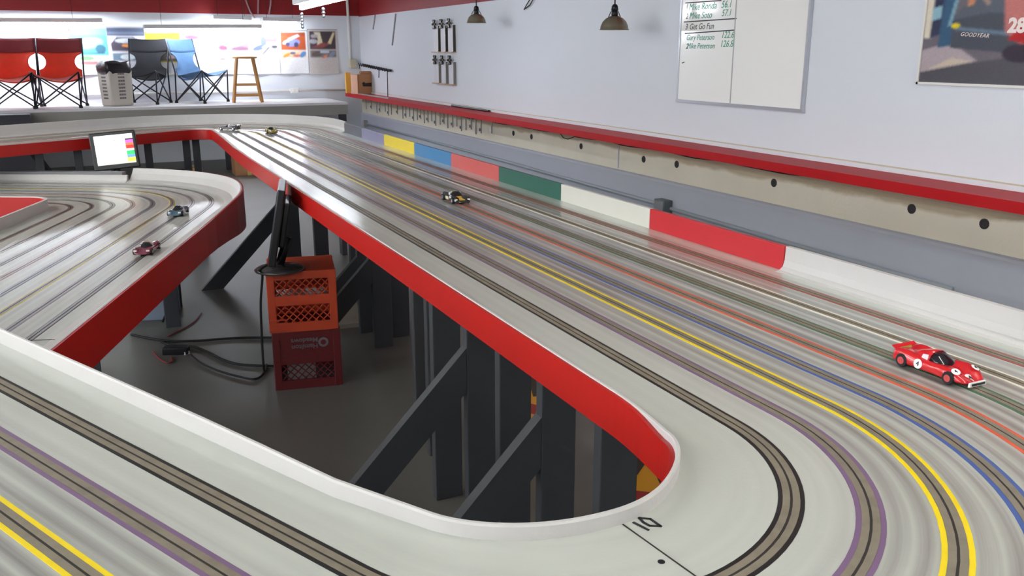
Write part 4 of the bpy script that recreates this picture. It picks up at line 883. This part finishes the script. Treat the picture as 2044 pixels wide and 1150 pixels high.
# ================================================================== SLOT CARS
def slot_car(label, loc, rz, body_m, canopy_m, glass_m, hub_m, scheme, number=None, scale=1.):
    e = empty('slot_car', loc, rz, label, 'slot car', 'slot cars on the track'); e.scale = (scale,) * 3
    Lc = .165
    st = [(-.50, .029, .026, .024), (-.47, .034, .033, .030), (-.38, .0375, .0365, .030), (-.27, .0375, .036, .029), (-.14, .0350, .030, .028), (0, .0345, .0275, .027), (.10, .0355, .0285, .026), (.22, .0375, .0315, .022), (.31, .0370, .030, .0185), (.40, .0345, .0235, .0145), (.47, .029, .0165, .0105), (.50, .0235, .011, .0085)]
    mb = MB(); n = 13
    for t, w_, hf, hc in st:
        y = t * Lc
        half = [(w_ * .96, .0055), (w_, .012), (w_, hf * .66), (w_ * .92, hf * .92), (w_ * .74, hf), (w_ * .42, hf * .45 + hc * .55), (0, hc)]
        for x, z in [(-x, z) for x, z in half] + list(reversed(half[:-1])): mb.v.append(Vector((x, y, z)))
    m_ = len(st)
    for i in range(m_ - 1):
        for k in range(n): a, b = i * n + k, i * n + (k + 1) % n; mb.f.append((a, b, b + n, a + n))
    mb.f.append(tuple(range(n))); mb.f.append(tuple((m_ - 1) * n + k for k in range(n)))
    mb.build('body', body_m, e, smooth=True, subd=1)
    def canopy(name, sts, mt):
        mb = MB()
        for t, w_, z0, z1 in sts:
            for x, z in ((-w_, z0), (-w_ * .86, z0 + (z1 - z0) * .6), (-w_ * .5, z1 - .0008), (0, z1), (w_ * .5, z1 - .0008), (w_ * .86, z0 + (z1 - z0) * .6), (w_, z0)): mb.v.append(Vector((x, t * Lc, z)))
        for i in range(len(sts) - 1):
            for k in range(7): a, b = i * 7 + k, i * 7 + (k + 1) % 7; mb.f.append((a, b, b + 7, a + 7))
        mb.f.append(tuple(range(7))); mb.f.append(tuple((len(sts) - 1) * 7 + k for k in range(7)))
        return mb.build(name, mt, e, smooth=True)
    canopy('roof', [(-.34, .016, .024, .030), (-.18, .022, .024, .039), (-.08, .0245, .024, .0435), (-.01, .0245, .024, .044)], canopy_m)
    canopy('windshield', [(-.01, .0245, .024, .0436), (.06, .025, .023, .039), (.13, .024, .022, .031), (.19, .019, .021, .0235)], glass_m)
    for s in (-1, 1):
        MB().prism([(-.006, .026), (-.020, .027), (-.016, .037), (-.004, .039)], .0012, Matrix(((0, 0, 1), (1, 0, 0), (0, 1, 0))), (s * .0235 - .0006, 0, 0)).build('side_window', mat('car_window_pale', (226, 226, 230), .1), e)
        for t, r_, wd in ((.315, .0125, .012), (-.325, .0135, .015)):
            x = s * (.0382 - wd / 2); M = Matrix.Rotation(R(90), 3, 'Y')
            wh = MB().lathe([(r_ * .9, -wd / 2), (r_, -wd / 2 + .002), (r_, wd / 2 - .002), (r_ * .9, wd / 2)], (x, t * Lc, r_ + .0005), 20, M).build('wheel', black_rub, e, smooth=False)
            MB().lathe([(r_ * .55, -.0006), (r_ * .55, .0006), (r_ * .2, .001)], (x + s * (wd / 2), t * Lc, r_ + .0005), 14, M).build('hub', hub_m, wh)
    MB().box((0, .42 * Lc, .003), (.006, .02, .006)).build('guide_flag', black_pl, e)
    wt = mat('car_white', (240, 238, 236), .3)
    if scheme == 'red':
        mb = MB(); mb.prism([(-.023, .004), (.023, .004), (.021, .0125), (-.021, .0125)], .004, Matrix.Rotation(R(90), 3, 'X'), (0, .512 * Lc + .004, 0)); mb.build('nose_lip', wt, e, bevel=.001)
        MB().box((0, .512 * Lc + .0045, .0085), (.034, .0022, .004)).build('grille', black_pl, e)
        def disc(c, nrm, r, name='roundel'):
            z = Vector(nrm).normalized(); x = z.cross(Vector((0, 1, .2))).normalized(); y = z.cross(x); M = Matrix((x, y, z)).transposed()
            return MB().lathe([(r, 0), (r, .0006), (r * .9, .0009)], c, 18, M).build(name, wt, e)
        for s in (-1, 1):
            disc((s * .0349, -.10 * Lc, .0185), (s, 0, .12), .0095)
            text('4', .013, frame((s * .0363, -.10 * Lc, .0187), (0, s, 0), (-s * .12, 0, 1)), black_pl, 'number', e)
            disc((s * .026, .36 * Lc, .0262), (s * .25, .45, 1), .008)
            text('4', .011, frame((s * .0264, .36 * Lc + .0005, .0274), (-1, 0, 0), (0, -1, .4)), black_pl, 'number', e)
        disc((0, .43 * Lc, .0133), (0, .45, 1), .0105); text('4', .014, frame((0, .43 * Lc + .0006, .0146), (-1, 0, 0), (0, -1, .45)), black_pl, 'number', e)
        ol = mat('car_olive', (150, 132, 40), .4)
        MB().box((0, .27 * Lc, .0205), (.022, .016, .001), Matrix.Rotation(R(-12), 3, 'X')).build('hood_patch', ol, e)
        MB().box((0, -.44 * Lc, .0305), (.03, .012, .001)).build('tail_patch', ol, e)
        MB().box((0, -.49 * Lc, .0325), (.060, .009, .0014), Matrix.Rotation(R(-28), 3, 'X')).build('spoiler', body_m, e)
    elif scheme == 'stripe':
        MB().box((0, .31 * Lc, .0205), (.026, .045, .0012), Matrix.Rotation(R(-13), 3, 'X')).build('hood_patch', mat('car_gold', (226, 180, 70), .35), e)
        for s in (-1, 1): MB().box((s * .027, .44 * Lc, .018), (.010, .005, .006)).build('headlight', wt, e)
        for s in (-1, 1): MB().box((s * .0352, -.05 * Lc, .017), (.001, .03, .012)).build('side_patch', mat('car_cream', (206, 196, 160), .4), e)
    elif scheme == 'wing':
        MB().box((0, -.49 * Lc, .044), (.072, .014, .002)).build('wing', body_m, e)
        for s in (-1, 1): MB().box((s * .03, -.49 * Lc, .036), (.002, .01, .016)).build('wing_strut', black_pl, e)
    else:
        for s in (-1, 1): MB().box((s * .025, .43 * Lc, .0205), (.012, .006, .005)).build('headlight', wt, e)
    return e
paint = lambda n, c: mat('car_' + n, c, .22, coat=.6)
glass_d = mat('car_glass_dark', (26, 24, 30), .12)
def upath(off, y): return Vector((C1[0] + R1 + off, y, ZD + .001))
xl = lambda k, y: C1[0] + R1 + (C2[0] + R2 - C1[0] - R1) * (C1[1] - y) / (C1[1] - C2[1]) + L0 + SP * k
slot_car('red sports racer with white roundels and a white nose', (xl(5, 1.1), 1.095, ZD + .001), math.pi, paint('red', (200, 20, 30)), paint('red', (200, 20, 30)), glass_d, mat('hub_red', (190, 70, 70), .4), 'red')
slot_car('black slot car with a gold bonnet on the straight', (xl(4, 3.34), 3.34, ZD + .001), math.pi, paint('black', (30, 32, 34)), paint('pale', (190, 186, 170)), glass_d, chrome, 'stripe')
def on_arc(c, r, a, z): return (c[0] + r * math.cos(R(a)), c[1] + r * math.sin(R(a)), z)
slot_car('grey and purple winged slot car in the far corner', on_arc(C1, R1 + L0 + SP * 2, 50, ZD + .001), R(50), paint('grey', (70, 64, 74)), paint('silver', (190, 184, 190)), glass_d, chrome, 'wing')
slot_car('olive green slot car coming out of the far corner', on_arc(C1, R1 + L0 + SP * 3, -4, ZD + .001), R(176), paint('olive', (120, 126, 60)), paint('green_pale', (176, 186, 120)), glass_d, chrome, 'plain')
def lo_pose(kf, u, v):
    p = onz(u, v, ZL); best = None
    for i in range(len(LO) - 1):
        a = LO[i][0] + LO[i][1] * (LL0 + SP * kf); b = LO[i + 1][0] + LO[i + 1][1] * (LL0 + SP * kf); d = b - a
        if d.length < 1e-6: continue
        t = max(0, min(1, (p.to_2d() - a).dot(d) / d.length_squared)); q = a + d * t; dd = (p.to_2d() - q).length
        if best is None or dd < best[0]: best = (dd, q, d.normalized())
    _, q, d = best; return (q.x, q.y, ZL + .001), math.atan2(d.x, -d.y)
l, r_ = lo_pose(6, 372, 428); slot_car('blue green slot car leaving the banked bend', l, r_, paint('teal', (70, 100, 116)), paint('teal_dark', (40, 60, 74)), glass_d, chrome, 'plain')
l, r_ = lo_pose(7, 322, 503); slot_car('maroon and silver slot car on the lower straight', l, r_, paint('maroon', (120, 44, 66)), paint('silver2', (196, 180, 160)), glass_d, chrome, 'plain')
